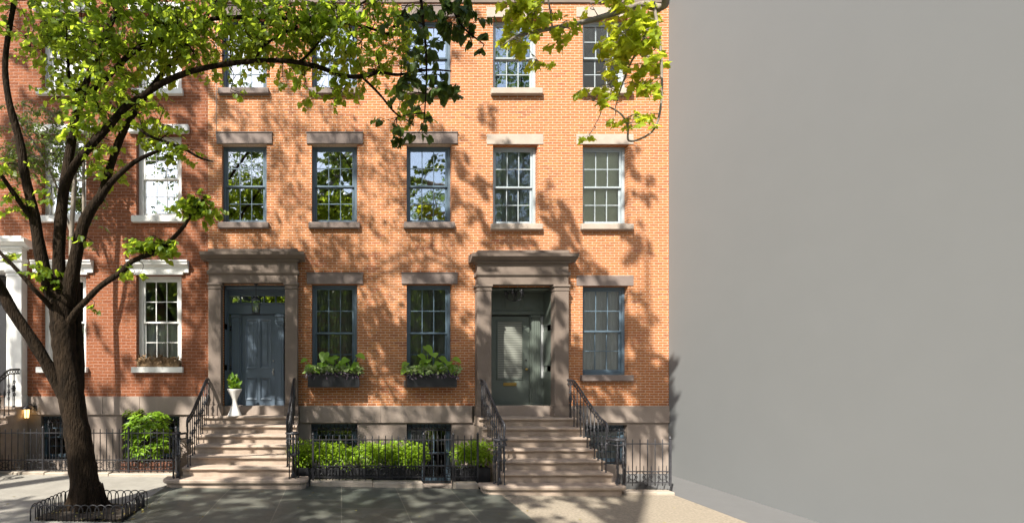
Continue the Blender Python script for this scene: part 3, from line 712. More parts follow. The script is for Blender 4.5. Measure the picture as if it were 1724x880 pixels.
def round_step(x0, x1, yf, yback, z0, z1, rc=0.16):
    out = []
    for (cx, a0, a1) in ((x0+rc, math.pi, 1.5*math.pi), (x1-rc, 1.5*math.pi, 2*math.pi)):
        for k in range(7): a = a0+(a1-a0)*k/6; out.append((cx+rc*math.cos(a), yf+rc+rc*math.sin(a)))
    out += [(x1, yback), (x0, yback)]
    mb = MB(); n = len(out); vs = []; fs = []
    cxm, cym = (x0+x1)/2, yback
    lev = [(z0, .05), (z1-.075, .05), (z1-.074, .012), (z1-.055, .0), (z1-.02, .0), (z1, .018)]
    for (z, ins) in lev:
        for (x, y) in out:
            sx = x+ins*(1 if x < cxm else -1)*(1 if abs(x-cxm) > (x1-x0)/2-rc else (abs(x-cxm)/((x1-x0)/2-rc)))
            vs.append((sx, min(y+ins, yback), z))
    for j in range(len(lev)-1):
        for k in range(n): fs.append((j*n+k, j*n+(k+1) % n, (j+1)*n+(k+1) % n, (j+1)*n+k))
    fs.append(tuple(range((len(lev)-1)*n, len(lev)*n)))
    return mb.add(vs, fs)

def baluster_mb(z0, z1, kind=0):
    mb = MB(); h = z1-z0
    mb.tube([(0, 0, 0), (0, 0, h)], .0105, 6)
    mb.lathe((0, 0, 0), [(.018, 0), (.02, .015), (.012, .03)], 7)
    m = h*0.56
    mb.lathe((0, 0, m), [(.011, -.07), (.022, -.045), (.016, -.03), (.03, -.005), (.03, .012), (.016, .035), (.022, .05), (.011, .075)], 7)
    if kind:
        mb.ring((0, 0, m-.13), .035, .007, 'x', 9, 4); mb.ring((0, 0, m+.14), .035, .007, 'x', 9, 4)
    return mb
def railing(st, x, pts, out, iron, treads, ybot, foot):
    """pts: handrail centre line in the x = const plane (y, z); out: -1/+1 side the bottom curl turns to"""
    path = cr([(x, y, z) for y, z in pts], 5)
    path = [Vector(p) for p in path]
    end = path[-1]; rc = 0.13
    curl = []
    for k in range(1, 15):
        a = math.pi*1.55*k/14
        rr = rc*(1-0.35*k/14)
        curl.append(end+Vector((out*(rc-rr*math.cos(a)), -rr*math.sin(a), 0)))
    full = path+curl
    hr = MB(); hr.tube(full, .021, 7)
    low = [p+Vector((0, 0, -.095)) for p in path]
    hr.tube(low+[c+Vector((0, 0, -.095)) for c in curl[:10]], .012, 6)
    acc = 0; last = path[0]; q = 0
    for i in range(1, len(path)):
        seg = (path[i]-path[i-1]).length; acc += seg
        while acc > 0.088:
            acc -= 0.088; t = 1-acc/seg; pp = path[i-1].lerp(path[i], t)+Vector((0, 0, -.05))
            hr.ring(pp, .034, .0085, 'x', 9, 4)
    o = hr.build('railing', iron, st, origin=(x, path[-1].y, path[-1].z))
    def rz(y):
        for i in range(len(path)-1):
            a, b = path[i], path[i+1]
            if (a.y-y)*(b.y-y) <= 0 and abs(a.y-b.y) > 1e-6: return a.z+(b.z-a.z)*(y-a.y)/(b.y-a.y)
        return path[-1].z
    for k, (y, zt_) in enumerate(treads):
        top = rz(y)-.095
        b = baluster_mb(zt_, top, k % 2)
        b.v = [(v[0]+x, v[1]+y, v[2]+zt_) for v in b.v]; b.build('baluster', iron, o)
    for k in (2, 5, 8, 11):                                # newel bars under the curl
        c = curl[k]
        b = baluster_mb(foot, c.z-.02, 1); b.v = [(v[0]+c.x, v[1]+c.y, v[2]+foot) for v in b.v]; b.build('newel_bar', iron, o)
    cc = end+Vector((out*rc, -.01, 0))
    nb = MB(); nb.tube([(cc.x, cc.y, foot), (cc.x, cc.y, cc.z-.02)], .02, 8)
    nb.lathe((cc.x, cc.y, foot), [(.045, 0), (.045, .04), (.03, .07), (.022, .12)], 10); nb.lathe((cc.x, cc.y, foot+.42), [(.02, -.05), (.045, -.02), (.05, 0), (.045, .02), (.02, .05)], 10)
    nb.lathe((cc.x, cc.y, cc.z-.03), [(.022, 0), (.05, .02), (.055, .045), (.03, .06)], 10)
    nb.build('newel_post', iron, o)
    return o

def stoop(label, x0, x1, ynose, hl, tread, n, bx0, bx1, stone, iron, rails=(1, 1), yback=0.0, railtop=0.82, botrail=1.0):
    base = gz((x0+x1)/2)
    st = thing('stoop', label, 'front steps', ((x0+x1)/2, ynose-1, base), None)
    rise = (hl-base)/n
    ny = [ynose-i*tread for i in range(n)]; hz = [hl-i*rise for i in range(n)]
    for i in range(n-1):
        back = yback if i == 0 else ny[i-1]+.042
        step_slab(x0, x1, ny[i], back, (hz[i+1]-.001 if i < n-2 else base-.02), hz[i]-(0 if i == 0 else 0)).build('step', stone, st)
        if i > 0:
            pass
    core = MB()
    for i in range(n-1): core.box(x0+.03, x1-.03, (ny[i-1]+.05 if i else yback-.001) , (ny[i]+.2 if i == 0 else ny[i-1]+.06), base-.3, hz[i]-.06) if i == 0 else None
    for i in range(0, n-2): core.box(x0+.02, x1-.02, ny[i]+.045, yback-.02-.001*i, (hz[i+1]+.001-rise if i < n-3 else base-.3), hz[i+1]-.002)
    core.build('stair_core', stone, st)
    round_step(bx0, bx1, ny[n-1], ny[n-2]+.045, base-.12, hz[n-1]).build('step', stone, st)
    tre = []
    for i in range(n-1):
        for fr in (0.25, 0.75) if i else (0.12, 0.45):
            y = ny[i]+ (tread*fr if i else -.0+0.05+fr*.15) + .02
            tre.append((y, hz[i]))
    zb = base+botrail
    slope = rise/tread
    line = lambda y: hl+railtop+ (y-ynose)*slope
    pts = [(-0.03, hl+railtop), (ynose+.08, hl+railtop-.005), (ynose-.12, line(ynose-.12)+.02), (ynose-.6, line(ynose-.6)), (ynose-1.1, line(ynose-1.1)), (ynose-1.1-.3, max(zb+.015, line(ynose-1.4)+.05)), (ny[n-1]+.36, zb), (ny[n-1]+.22, zb)]
    if rails[0]: railing(st, x0+.09, pts, -1, iron, tre, None, hz[n-1])
    if rails[1]: railing(st, x1-.09, pts, 1, iron, tre, None, hz[n-1])
    return st
stoop('sunlit brownstone steps up to the blue door with black iron railings', -3.03, -0.95, -0.32, 1.225, 0.289, 7, -3.33, -0.62, M['stair_stone'], M['iron'])
stoop('shaded brownstone steps up to the grey green door with ornate iron railings', 2.97, 5.08, -0.45, 1.20, 0.289, 7, 2.56, 5.22, M['stair_stone'], M['iron_grey'])
stoop('pale steps of the white pillared entrance cut off at the left edge', -9.25, -7.02, -0.50, 1.43, 0.285, 8, -9.5, -6.85, M['stair_stone'], M['iron'])

# ------------------------------------------------------------------ iron fences
def fence(label, x0, x1, y, zb, top, gap, iron, gate=None, returns=False, loc=None):
    fz = thing('iron_fence', label, 'fence', ((x0+x1)/2, y, zb), 'black iron area fences')
    rails_z = (top-.09, zb+.27, zb+.06)
    for zz in rails_z: MB().box(x0, x1, y-.011, y+.011, zz-.01, zz+.01, .002).build('rail', iron, fz)
    pk = MB(); pk.tube([(0, y, zb), (0, y, top-.02), (0, y, top)], [.0095, .0095, .002], 6)
    n = int((x1-x0)/gap); first = None
    for k in range(n+1):
        xx = x0+(x1-x0)*k/n
        if first is None:
            pk.v = [(v[0]+xx, v[1], v[2]) for v in pk.v]; first = pk.build('picket', iron, fz, origin=(xx, y, zb)); fx = xx
        else: copy_to(first, fz, (xx-fx, 0, 0))
    sp = MB(); sp.tube([(0, y, zb+.06), (0, y, zb+.36), (0, y, zb+.385)], [.007, .007, .002], 5); sf = None
    for k in range(n):
        xx = x0+(x1-x0)*(k+.5)/n
        if sf is None:
            sp.v = [(v[0]+xx, v[1], v[2]) for v in sp.v]; sf = sp.build('short_picket', iron, fz, origin=(xx, y, zb)); sx = xx
        else: copy_to(sf, fz, (xx-sx, 0, 0))
    m = int((x1-x0)/.24)
    pf = None
    for k in range(m):                                    # cast panels with rings and crosses near the foot
        xx = x0+(x1-x0)*(k+.5)/m; a = .098
        if pf is None:
            q = MB(); q.ring((xx, y, zb+.165), .055, .008, 'y', 12, 4)
            for sx_, sz_ in ((1, 1), (1, -1), (-1, 1), (-1, -1)):
                q.tube([(xx+sx_*.035, y, zb+.165+sz_*.035), (xx+sx_*a, y, zb+.165+sz_*.09)], .007, 4)
                q.ring((xx+sx_*.07, y, zb+.165+sz_*.0), .022, .006, 'y', 8, 4)
            pf = q.build('cast_panel', iron, fz, origin=(xx, y, zb)); px_ = xx
        else: copy_to(pf, fz, (xx-px_, 0, 0))
    for xx in ([x0, x1] + (list(gate) if gate else [])):
        p = MB(); p.box(xx-.018, xx+.018, y-.018, y+.018, zb, top-.01, .003); p.lathe((xx, y, top-.01), [(.018, 0), (.026, .015), (.026, .03), (.01, .05), (.003, .07)], 8)
        p.build('post', iron, fz)
    return fz
fy = -1.02
fence('long black iron fence behind the leaning tree in front of the red brick house', -7.0, -3.38, fy, 0.13, 1.04, 0.128, M['iron'], gate=(-6.1, -5.2, -4.35))
fence('black iron fence in front of the long hedge, between the two stoops', -0.55, 2.62, -1.62, 0.12, 0.985, 0.122, M['iron'], gate=(1.58, 2.15))
fence('short grey iron fence at the foot of the right railing beside the grey wall', 5.33, 6.18, -1.84, 0.06, 0.94, 0.122, M['iron_grey'])
rt = MB()
def kerbs(segs, y0, y1, h, m, label):
    k = MB()
    for a, b in segs: k.box(a, b-.004, y0, y1, -0.36, gz((a+b)/2)+h, .015)
    struct(k.build('kerb', m), label, 'kerb')
kerbs([(-7.0, -6.0), (-6.0, -4.7), (-4.7, -3.36)], fy-.13, fy+.12, 0.055, M['kerb_stone'], 'low stone kerb under the left fence')
kerbs([(-0.60, 0.6), (0.6, 1.56)], -1.718, -1.50, 0.10, M['kerb_stone'], 'low stone kerb under the hedge fence')
kerbs([(2.16, 2.62)], -1.718, -1.50, 0.10, M['kerb_stone'], 'short stone kerb beside the right stoop')
kerbs([(5.25, 5.6), (5.6, 5.86), (5.86, 6.21)], -1.95, -1.72, 0.05, M['kerb_stone'], 'rough stones under the right fence')

# ------------------------------------------------------------------ planters and shrubs
def rand_dirs(n):
    v = rng.normal(size=(n, 3)); return v/np.linalg.norm(v, axis=1, keepdims=True)
def hedge(label, x0, x1, y0, y1, z0, z1, n, size, m, shape, name='hedge', cat='hedge', group=None):
    h = thing(name, label, cat, ((x0+x1)/2, (y0+y1)/2, z0), group)
    pos = []; out = []
    nb = int((x1-x0)/.16)+1
    bumps = [(x0+(x1-x0)*rng.random(), y0+(y1-y0)*rng.random(), z0+(z1-z0)*(.25+.75*rng.random()), .11+.09*rng.random()) for _ in range(nb*7)]
    for (a, b, c, r) in bumps:
        d = rand_dirs(max(4, n//len(bumps)))
        for u in d:
            p = np.array((a, b, c))+u*r*(.6+.5*rng.random()); pos.append(p); out.append(u)
    pos = np.array(pos); out = np.array(out)
    ax = out*0.7+rand_dirs(len(pos))*.6+np.array((0, -.25, -.05)); nr = rand_dirs(len(pos))*.5+np.array((0, -.5, .9))
    leaves('foliage', pos, ax, nr, size*(.6+.7*rng.random(len(pos))), shape, m, h, WORLD[h.name])
    st = MB()
    for k in range(int((x1-x0)/.2)+2):
        xx = x0+.05+(x1-x0-.1)*rng.random(); yy = (y0+y1)/2+(rng.random()-.5)*.15
        st.tube([(xx, yy, z0-.1), (xx+.03, yy, z0+.1), (xx+(rng.random()-.5)*.2, yy+(rng.random()-.5)*.1, z0+(z1-z0)*.8)], [.012, .01, .004], 5)
    st.build('stem', M['twig'], h)
    return h
def trough(name, label, x0, x1, y0, y1, z0, z1, m, cat='planter', group=None):
    t = thing(name, label, cat, ((x0+x1)/2, (y0+y1)/2, z0), group)
    w = .018; b = MB()
    b.box(x0, x1, y0, y0+w, z0, z1, .004).box(x0, x1, y1-w, y1, z0, z1, .004).box(x0, x0+w, y0+w, y1-w, z0, z1).box(x1-w, x1, y0+w, y1-w, z0, z1).box(x0+w, x1-w, y0+w, y1-w, z0, z0+w)
    b.box(x0-.006, x1+.006, y0-.006, y0+w+.004, z1+.001, z1+.012, .002)
    b.build('trough', m, t)
    MB().box(x0+w+.001, x1-w-.001, y0+w+.001, y1-w-.001, z0+w+.001, z1-.03).build('soil', M['soil'], t)
    return t
trough('planter', 'long black planter trough under the hedge behind the middle fence', -0.93, 1.58, -1.42, -1.02, -0.34, 0.30, M['black_box'])
hedge('long bright green hedge in a black trough behind the middle fence', -0.95, 1.60, -1.42, -1.08, 0.34, 0.68, 8000, .058, M['leaf_hedge'], OVAL)
trough('planter', 'short dark planter box beside the left railing of the right stoop', 2.25, 2.93, -1.40, -1.02, -0.34, 0.30, M['black_box'])
hedge('small rounded bright green hedge clump beside the right stoop', 2.28, 2.93, -1.40, -1.08, 0.36, 0.68, 2200, .058, M['leaf_hedge'], OVAL)
trough('planter', 'reddish brown planter box under the large shrub behind the left fence', X(208, 10.6), X(290, 10.6), -.88, -.42, -0.34, .32, M['terracotta'])
def shrub():
    x0, x1 = X(203, 10.6), X(288, 10.6); cx = (x0+x1)/2
    h = thing('shrub', 'large glossy green shrub in a brown planter behind the left fence', 'shrub', (cx, -.65, .32))
    pos, ax, nr = [], [], []
    st = MB(); st.tube([(cx, -.65, .25), (cx+.02, -.65, .7), (cx, -.65, 1.1)], [.03, .02, .01], 6)
    for k in range(120):
        th = rng.random()*6.283; ph = rng.random()
        r = .46*(1-.35*max(0, ph-.5))*(0.55+.45*rng.random())
        c = np.array((cx+r*math.cos(th)*1.08-.0, -.65+r*math.sin(th)*.75, .42+ph*.92))
        st.tube([(cx, -.65, .35+ph*.6), tuple(c)], [.008, .004], 4)
        up = np.array((math.cos(th)*.5, math.sin(th)*.5-.15, .9)); up /= np.linalg.norm(up)
        for q in range(12):                               # whorl of long leaves
            a = 6.283*q/12+rng.random()*.5
            e1 = np.cross(up, (0.3, 1, .2)); e1 /= np.linalg.norm(e1); e2 = np.cross(up, e1)
            d = e1*math.cos(a)+e2*math.sin(a)+up*(.1+.4*rng.random())
            pos.append(c+up*rng.normal()*.02); ax.append(d); nr.append(up+rng.normal(size=3)*.15)
    leaves('foliage', pos, ax, nr, .13*(.7+.5*rng.random(len(pos))), LANCE, M['leaf_shrub'], h, WORLD[h.name], curl=.25)
    st.build('stem', M['twig'], h)
shrub()

def ear_plant(label, base, stems, size, group):
    h = thing('elephant_ear_plant', label, 'plant', base, group)
    st = MB(); pos, ax, nr, sz = [], [], [], []
    for (dx, dy, dz, s, da) in stems:
        b = Vector(base); t = b+Vector((dx, dy, dz)); m = b.lerp(t, .55)+Vector((-dx*.18, 0, dz*.12))
        st.tube(cr([b, m, t], 4), [.009]*4+[.007]*4+[.005], 5)
        pos.append(t-Vector((math.cos(da)*.02, 0, -.03))); ax.append((math.cos(da)*.75, -.45, -.45+.3*math.sin(da))); nr.append((math.cos(da)*.5, -.75, .75)); sz.append(size*s)
    leaves('foliage', pos, ax, nr, sz, HEART, M['leaf_ear'], h, WORLD[h.name], fold=.12, curl=.2)
    st.build('stem', M['leaf_ear'], h)
def trailing(label, x0, x1, y, z, group):
    h = thing('trailing_plant', label, 'plant', ((x0+x1)/2, y, z), group)
    for nm, m, n, s, drop in (('purple_foliage', M['leaf_purple'], 170, .085, .12), ('foliage', M['leaf_trail'], 460, .085, .02)):
        px_ = x0+(x1-x0)*rng.random(n); k = rng.random(n)
        pos = np.stack([px_, y+.02-(.15+.07)*k-.02*rng.random(n), z+.0+.12*rng.random(n)-drop*k*rng.random(n)+.05*(m is M['leaf_trail'])], 1)
        ax = rng.normal(size=(n, 3))*.6+np.array((0, -.4, -.35 if drop > .05 else .25)); nr = rng.normal(size=(n, 3))*.4+np.array((0, -.6, .7))
        leaves(nm, pos, ax, nr, s*(.6+.7*rng.random(n)), OVAL if drop < .05 else LANCE, m, h, WORLD[h.name])
dB = 11.02
for (a, b, lab, where, plist) in (
    (518, 605, 'black window box of plants under the ground floor window beside the blue door portico', 'left window box', [
        (526, [(-.16, -.05, .34, .8, 3.0), (-.05, -.10, .20, 1.0, 3.4)]), (548, [(-.02, -.05, .48, 1.2, 4.4), (.08, -.02, .30, .8, .4)]),
        (570, [(-.04, 0, .40, .9, 2.6), (.05, -.06, .27, .9, .2)]), (590, [(.17, -.05, .44, 1.1, .5), (-.10, 0, .36, .8, 2.4), (.10, -.10, .22, .9, 5.4)])]),
    (685, 769, 'black window box of plants under the ground floor window beside the right portico', 'right window box', [
        (694, [(-.12, -.05, .26, .9, 3.2), (-.16, -.12, .12, .9, 3.6)]), (713, [(-.06, -.05, .44, 1.0, 5.8), (.02, -.02, .30, .8, 2.6)]),
        (722, [(-.05, -.08, .62, 1.25, 5.6)]), (748, [(-.06, -.05, .38, 1.1, 5.9), (.24, -.06, .36, 1.0, 0.1), (.12, -.1, .20, .9, .6), (-.1, -.1, .22, .9, 3)])])):
    x0, x1 = X(a, dB), X(b, dB); z0, z1 = Z(651.5, dB), Z(630, dB)
    trough('window_box', lab, x0, x1, -.30, -.045, z0, z1, M['black_box'], 'window box', 'black window boxes')
    side = 'left' if a < 600 else 'right'
    desc = ['at the left end of the', 'left of the middle in the', 'right of the middle in the', 'at the right end of the']
    for (pxx, stems), dsc in zip(plist, desc):
        ear_plant('green elephant ear plant %s %s' % (dsc, where), (X(pxx, dB), -.17, z1-.03), stems+[(a*-.7+.05, b-.05, c*.75, e*.85, f+2.2) for a, b, c, e, f in stems], .205, 'elephant ear plants in the window boxes')
    trailing('purple and pale green trailing plants spilling over the %s' % where, x0-.06, x1+.06, -.17, z1, 'trailing plants in the window boxes')
# brackets are hidden; dried window box on house A
t = trough('window_box', 'dried out brown moss window box on the white sill of the red house', X(233), X(303), -.10, .095, Z(617)+.002, Z(606), M['coir'], 'window box')
pos = np.stack([X(233)+(X(303)-X(233))*rng.random(420), -.13+.2*rng.random(420), Z(607)+(.10*rng.random(420))-.05*rng.random(420)], 1)
leaves('dried_moss', pos, rng.normal(size=(420, 3))*.7+np.array((0, -.3, -.35)), rng.normal(size=(420, 3))+np.array((0, -.5, .6)), .09*(.5+rng.random(420)), LANCE, M['coir'], t, WORLD[t.name])

# urn on the landing
ux, uy, uz = X(393, 10.97), -.20, 1.226
u = thing('urn_planter', 'tall white hourglass urn on the landing beside the blue door', 'urn', (ux, uy, uz))
MB().lathe((ux, uy, uz), [(.155, 0), (.15, .02), (.115, .10), (.08, .19), (.058, .27), (.052, .32), (.06, .37), (.09, .44), (.13, .52), (.16, .575), (.165, .59), (.15, .59), (.13, .55)], 28).build('urn', M['urn'], u)
pl = thing('potted_plant', 'small leafy green plant growing in the white urn', 'plant', (ux, uy, uz+.56))
n = 130; th = rng.random(n)*6.283
pos = np.stack([ux+.08*np.cos(th)*rng.random(n), uy+.08*np.sin(th)*rng.random(n), uz+.60+.10*rng.random(n)], 1)
ax = np.stack([np.cos(th), np.sin(th), .5*rng.random(n)], 1)
top = 26; pos2 = np.stack([ux-.02+.05*rng.normal(size=top), uy+.03*rng.normal(size=top), uz+.66+.16*rng.random(top)], 1); ax2 = rng.normal(size=(top, 3))*.35+np.array((0, 0, 1.0))
leaves('foliage', np.concatenate([pos, pos2]), np.concatenate([ax, ax2]), rng.normal(size=(n+top, 3))*.4+np.array((0, -.5, .7)), np.concatenate([.09*(.7+.6*rng.random(n)), .15*(.7+.5*rng.random(top))]), OVAL, M['leaf_shrub'], pl, WORLD[pl.name])
# hanging lanterns in the porticos
def lantern(label, x, y, ztop, zb, m):
    l = thing('hanging_lantern', label, 'lantern', (x, y, ztop), 'hanging porch lanterns')
    MB().tube([(x, y, ztop), (x, y, zb+.36)], .006, 5).lathe((x, y, ztop-.03), [(.02, 0), (.05, .02), (.05, .03)], 10).build('chain', M['iron'], l)
    f = MB()
    for sx in (-1, 1):
        for sy in (-1, 1): f.tube([(x+sx*.065, y+sy*.065, zb), (x+sx*.085, y+sy*.085, zb+.29)], .008, 4)
    f.box(x-.075, x+.075, y-.075, y+.075, zb-.015, zb+.012, .004)
    f.lathe((x, y, zb+.29), [(.125, 0), (.12, .012), (.05, .06), (.03, .08), (.01, .09)], 4)
    f.build('frame', M['iron'], l)
    MB().box(x-.066, x+.066, y-.066, y+.066, zb+.013, zb+.288).build('glass', M['glass_low'], l)
    MB().tube([(x, y, zb+.013), (x, y, zb+.15)], .018, 8).build('candle', M['blind'], l)
lantern('black iron lantern hanging above the blue door', X(431, 11.25), -.05, 4.155, Z(527, 11.25), M['iron'])
def chandelier(x, y, ztop):
    l = thing('hanging_lantern', 'dark scrolled iron lantern hanging above the grey green door', 'lantern', (x, y, ztop), 'hanging porch lanterns')
    f = MB(); f.tube([(x, y, ztop), (x, y, ztop-.34)], .009, 5); f.lathe((x, y, ztop-.02), [(.02, 0), (.045, .01), (.045, .02)], 8)
    for k in range(6):
        a = 6.283*k/6; dx, dy = math.cos(a), math.sin(a)
        f.tube(cr([(x, y, ztop-.16), (x+dx*.10, y+dy*.10, ztop-.10), (x+dx*.2, y+dy*.2, ztop-.18), (x+dx*.16, y+dy*.16, ztop-.28), (x, y, ztop-.33)], 4), .009, 5)
        f.lathe((x+dx*.2, y+dy*.2, ztop-.19), [(.01, -.02), (.03, 0), (.022, .07), (.03, .09)], 6)
    f.build('frame', M['iron'], l)
chandelier(X(866, 11.35), .05, 4.113)
# lit wall lamp at the left
sx, sz = X(45, 11.1), Z(703, 11.1)
wl = thing('wall_lamp', 'small lit black wall lantern on the pale base beside the white entrance', 'wall lamp', (sx, -.035, sz))
f = MB(); f.box(sx+.06, sx+.12, -.06, -.034, sz+.14, sz+.27, .006); f.tube(cr([(sx+.09, -.06, sz+.22), (sx+.06, -.16, sz+.3), (sx, -.2, sz+.27)], 4), .01, 6)
f.lathe((sx, -.2, sz+.19), [(.10, 0), (.095, .015), (.04, .06), (.015, .085)], 10)
for k in range(6): a = 6.283*k/6; f.tube([(sx+.055*math.cos(a), -.2+.055*math.sin(a), sz), (sx+.07*math.cos(a), -.2+.07*math.sin(a), sz+.19)], .006, 4)
f.lathe((sx, -.2, sz-.02), [(.02, 0), (.06, .012), (.06, .022)], 10); f.build('frame', M['iron'], wl)
MB().lathe((sx, -.2, sz+.003), [(.048, 0), (.062, .18)], 10).build('lamp_glass', M['glow'], wl)
# thin wire down the facade
tag(MB().tube([(X(364), -.006, Z(232)), (X(364), -.006, 9.2), (X(363), -.006, 10.8)], .006, 5).build('cable', M['white_paint']), 'thin pale cable running down the brick at the left end of the orange house', 'cable')

# ------------------------------------------------------------------ tree guard
gd = thing('tree_guard', 'low black hooped wire guard around the tree pit', 'tree guard', (-3.77, -3.7, gz(-3.8)))
px0, px1, py0, py1 = -4.42, -3.12, 7.16-CAMD, 8.05-CAMD
hz_ = gz(-3.8)
def hoop(cx, cy, axis):
    w = .083; h = .235; pts = [(-w, 0), (-w, h-w)]+[(-w*math.cos(math.pi*k/8), h-w+w*math.sin(math.pi*k/8)) for k in range(1, 8)]+[(w, h-w), (w, 0)]
    return MB().tube([(cx+(p if axis == 'x' else 0), cy+(p if axis == 'y' else 0), hz_+q) for p, q in pts], .0085, 5)
fx = fyy = None
for yy in (py0, py1):
    n = 11
    for k in range(n):
        cx = px0+.075+(px1-px0-.15)*k/(n-1)
        if fx is None: fx = hoop(cx, yy, 'x').build('hoop', M['iron'], gd, origin=(cx, yy, hz_)); fo = (cx, yy)
        else: copy_to(fx, gd, (cx-fo[0], yy-fo[1]+(.006 if k % 2 else 0), 0))
for xx in (px0, px1):
    n = 8
    for k in range(n):
        cy = py0+.075+(py1-py0-.15)*k/(n-1)
        if fyy is None: fyy = hoop(xx, cy, 'y').build('hoop', M['iron'], gd, origin=(xx, cy, hz_)); go = (xx, cy)
        else: copy_to(fyy, gd, (xx-go[0]+(.006 if k % 2 else 0), cy-go[1], 0))
so = sheet(px0+.02, px1-.02, py0+.02, py1-.02, lambda x: hz_+.012, 14, 12, 0.05)
so.v = [(v[0], v[1], v[2]+(random.uniform(0, .03) if i < 15*13 else 0)) for i, v in enumerate(so.v)]
struct(so.build('tree_pit', M['soil']), 'dark soil of the tree pit inside the hooped guard', 'soil')

# ------------------------------------------------------------------ trees
def in_frame(p, margin=30):
    q = project(p)
    return q is not None and -margin < q[0] < 1724+margin and -margin < q[1] < 880+margin
class Tree:
    def __init__(s, name, label, base, bark, leaf, group=None):
        s.root = thing(name, label, 'tree', base, group); s.tr = MB(); s.tw = MB(); s.bark = bark; s.leaf = leaf
        s.samples = []; s.lp, s.la, s.ln, s.ls = {}, {}, {}, {}
    def limb(s, pts, rad, n=8, sub=5, rough=0.06, reg=True):
        q = cr([(*p, r) for p, r in zip(pts, rad)], sub)
        rr = [max(.003, r*(1+rough*random.uniform(-1, 1))) for r in q[:, 3]]
        s.tr.tube([tuple(v) for v in q[:, :3]], rr, n)
        if reg: s.samples += [(Vector(v[:3]), v[3]) for v in q]
    def pxlimb(s, rows, n=8, reg=True, k=0.74):                    # rows of (px, py, depth, width in px)
        s.limb([P(a, b, d) for a, b, d, w in rows], [w*k*d/F/2 for a, b, d, w in rows], n, reg=reg)
    def twig(s, c, maxlen=2.0):
        if not s.samples: return
        if len(s.samples) != getattr(s, '_n', -1):
            s._a = np.array([tuple(p) for p, _ in s.samples]); s._n = len(s.samples)
        d = np.linalg.norm(s._a-np.array(c), axis=1); i = int(np.argmin(d))
        if d[i] > maxlen: return
        a = Vector(s._a[i]); c = Vector(c); m = a.lerp(c, .5)+Vector((random.uniform(-.1, .1), random.uniform(-.1, .1), .12*d[i]))
        k = 4
        pts = cr([a, m, c], k)
        s.tw.tube([tuple(p) for p in pts], [max(.004, .012*(1-j/(2*k))*min(1, .5+d[i])) for j in range(2*k+1)], 4)
        if d[i] > .25:
            for j in (3, 5, 6): s.samples.append((Vector(pts[j]), .005))
    def cluster(s, c, n, r, size, key='leaf', droop=.6, flat=.7):
        c = np.array(c)
        lp, la, ln, ls = (d.setdefault(key, []) for d in (s.lp, s.la, s.ln, s.ls))
        k = max(1, n//6)
        for q in range(k):
            d = rng.normal(size=3); d[2] = d[2]*.5-.15; d /= np.linalg.norm(d)
            ln_ = r*(.6+.6*rng.random()); e = c+d*ln_*np.array((1, 1, flat))
            e[2] -= .2*ln_
            if size > .05 and q < 5: s.tw.tube([tuple(c), tuple((c+e)/2+np.array((0, 0, .03))), tuple(e)], [.004, .003, .002], 3, cap=False)
            for j in range(6):
                t = .25+.8*(j+rng.random()*.6)/6; p = c+(e-c)*t; sgn = 1 if j % 2 else -1
                sd = np.cross(d, (0, 0, 1.0)); sd /= np.linalg.norm(sd)+1e-6
                a = sd*sgn*.8+d*.5+np.array((0, 0, -droop))+rng.normal(size=3)*.3
                lp.append(p); la.append(a); ln.append(np.array((0, -.25, .75))+rng.normal(size=3)*.55); ls.append(size*(.5+.8*rng.random()))
    def finish(s, shapes):
        s.tr.add(s.tw.v, s.tw.f, True); s.tr.build('trunk', s.bark, s.root)
        for key in s.lp:
            leaves('crown', s.lp[key], s.la[key], s.ln[key], s.ls[key], shapes[key][0], shapes[key][1], s.root, WORLD[s.root.name])
    def zone(s, px, py, d, rx, ry, rd, ncl, n, r, size, key='leaf', maxlen=1.5, droop=.6):
        """fill an ellipsoid given by its centre seen from the street"""
        c = P(px, py, d); ax, az = rx*d/F, ry*d/F
        for _ in range(ncl):
            u = rand_dirs(1)[0]*rng.random()**.4
            q = (c.x+u[0]*ax, c.y+u[1]*rd, c.z+u[2]*az)
            if q[0]-.7*q[1] > 7.36: continue
            s.twig(q, maxlen); s.cluster(q, n, r, size, key, droop)

D0 = 7.8
T1 = Tree('street_tree', 'leaning multi stemmed street tree in the hooped tree pit at the left', (X(146, D0), D0-CAMD, hz_), M['bark'], None)
bx = X(146, D0)
# trunk with a flared foot
T1.pxlimb([(147, 868, D0, 74), (146, 846, D0, 58), (141, 800, D0, 52), (132, 740, D0, 48), (122, 680, D0, 46), (116, 640, D0, 45), (109, 590, D0, 44), (105, 540, D0, 45), (102, 505, D0, 42)], 18, k=0.87)
for a in range(7):
    th = a*.9+.3; T1.limb([(bx+.12*math.cos(th), D0-CAMD+.12*math.sin(th), hz_+.35), (bx+.23*math.cos(th), D0-CAMD+.2*math.sin(th), hz_+.10), (bx+.40*math.cos(th), D0-CAMD+.33*math.sin(th), hz_-.04)], [.12, .09, .04], 7, reg=False)
T1.pxlimb([(130, 690, D0+.05, 30), (134, 640, D0+.1, 26), (134, 580, D0+.15, 22), (130, 520, D0+.2, 18), (130, 460, D0+.2, 14)], 9, k=.62)
S1 = [(98, 520, D0, 34), (82, 480, D0-.05, 29), (68, 426, D0-.1, 27), (57, 360, D0-.15, 23), (41, 290, D0-.2, 20), (34, 240, D0-.2, 18), (15, 170, D0-.3, 15), (9, 100, D0-.3, 12), (24, 0, D0-.4, 11), (40, -120, D0-.6, 9), (60, -330, D0-1.1, 7)]
S2 = [(104, 520, D0, 36), (99, 440, D0, 27), (103, 360, D0, 25), (112, 290, D0, 22), (122, 230, D0+.05, 20), (132, 180, D0+.1, 18), (147, 135, D0+.1, 14), (165, 90, D0+.1, 13), (184, 44, D0+.05, 13), (205, 0, D0, 11), (235, -110, D0-.3, 10), (270, -330, D0-1.0, 8), (280, -560, D0-1.8, 6)]
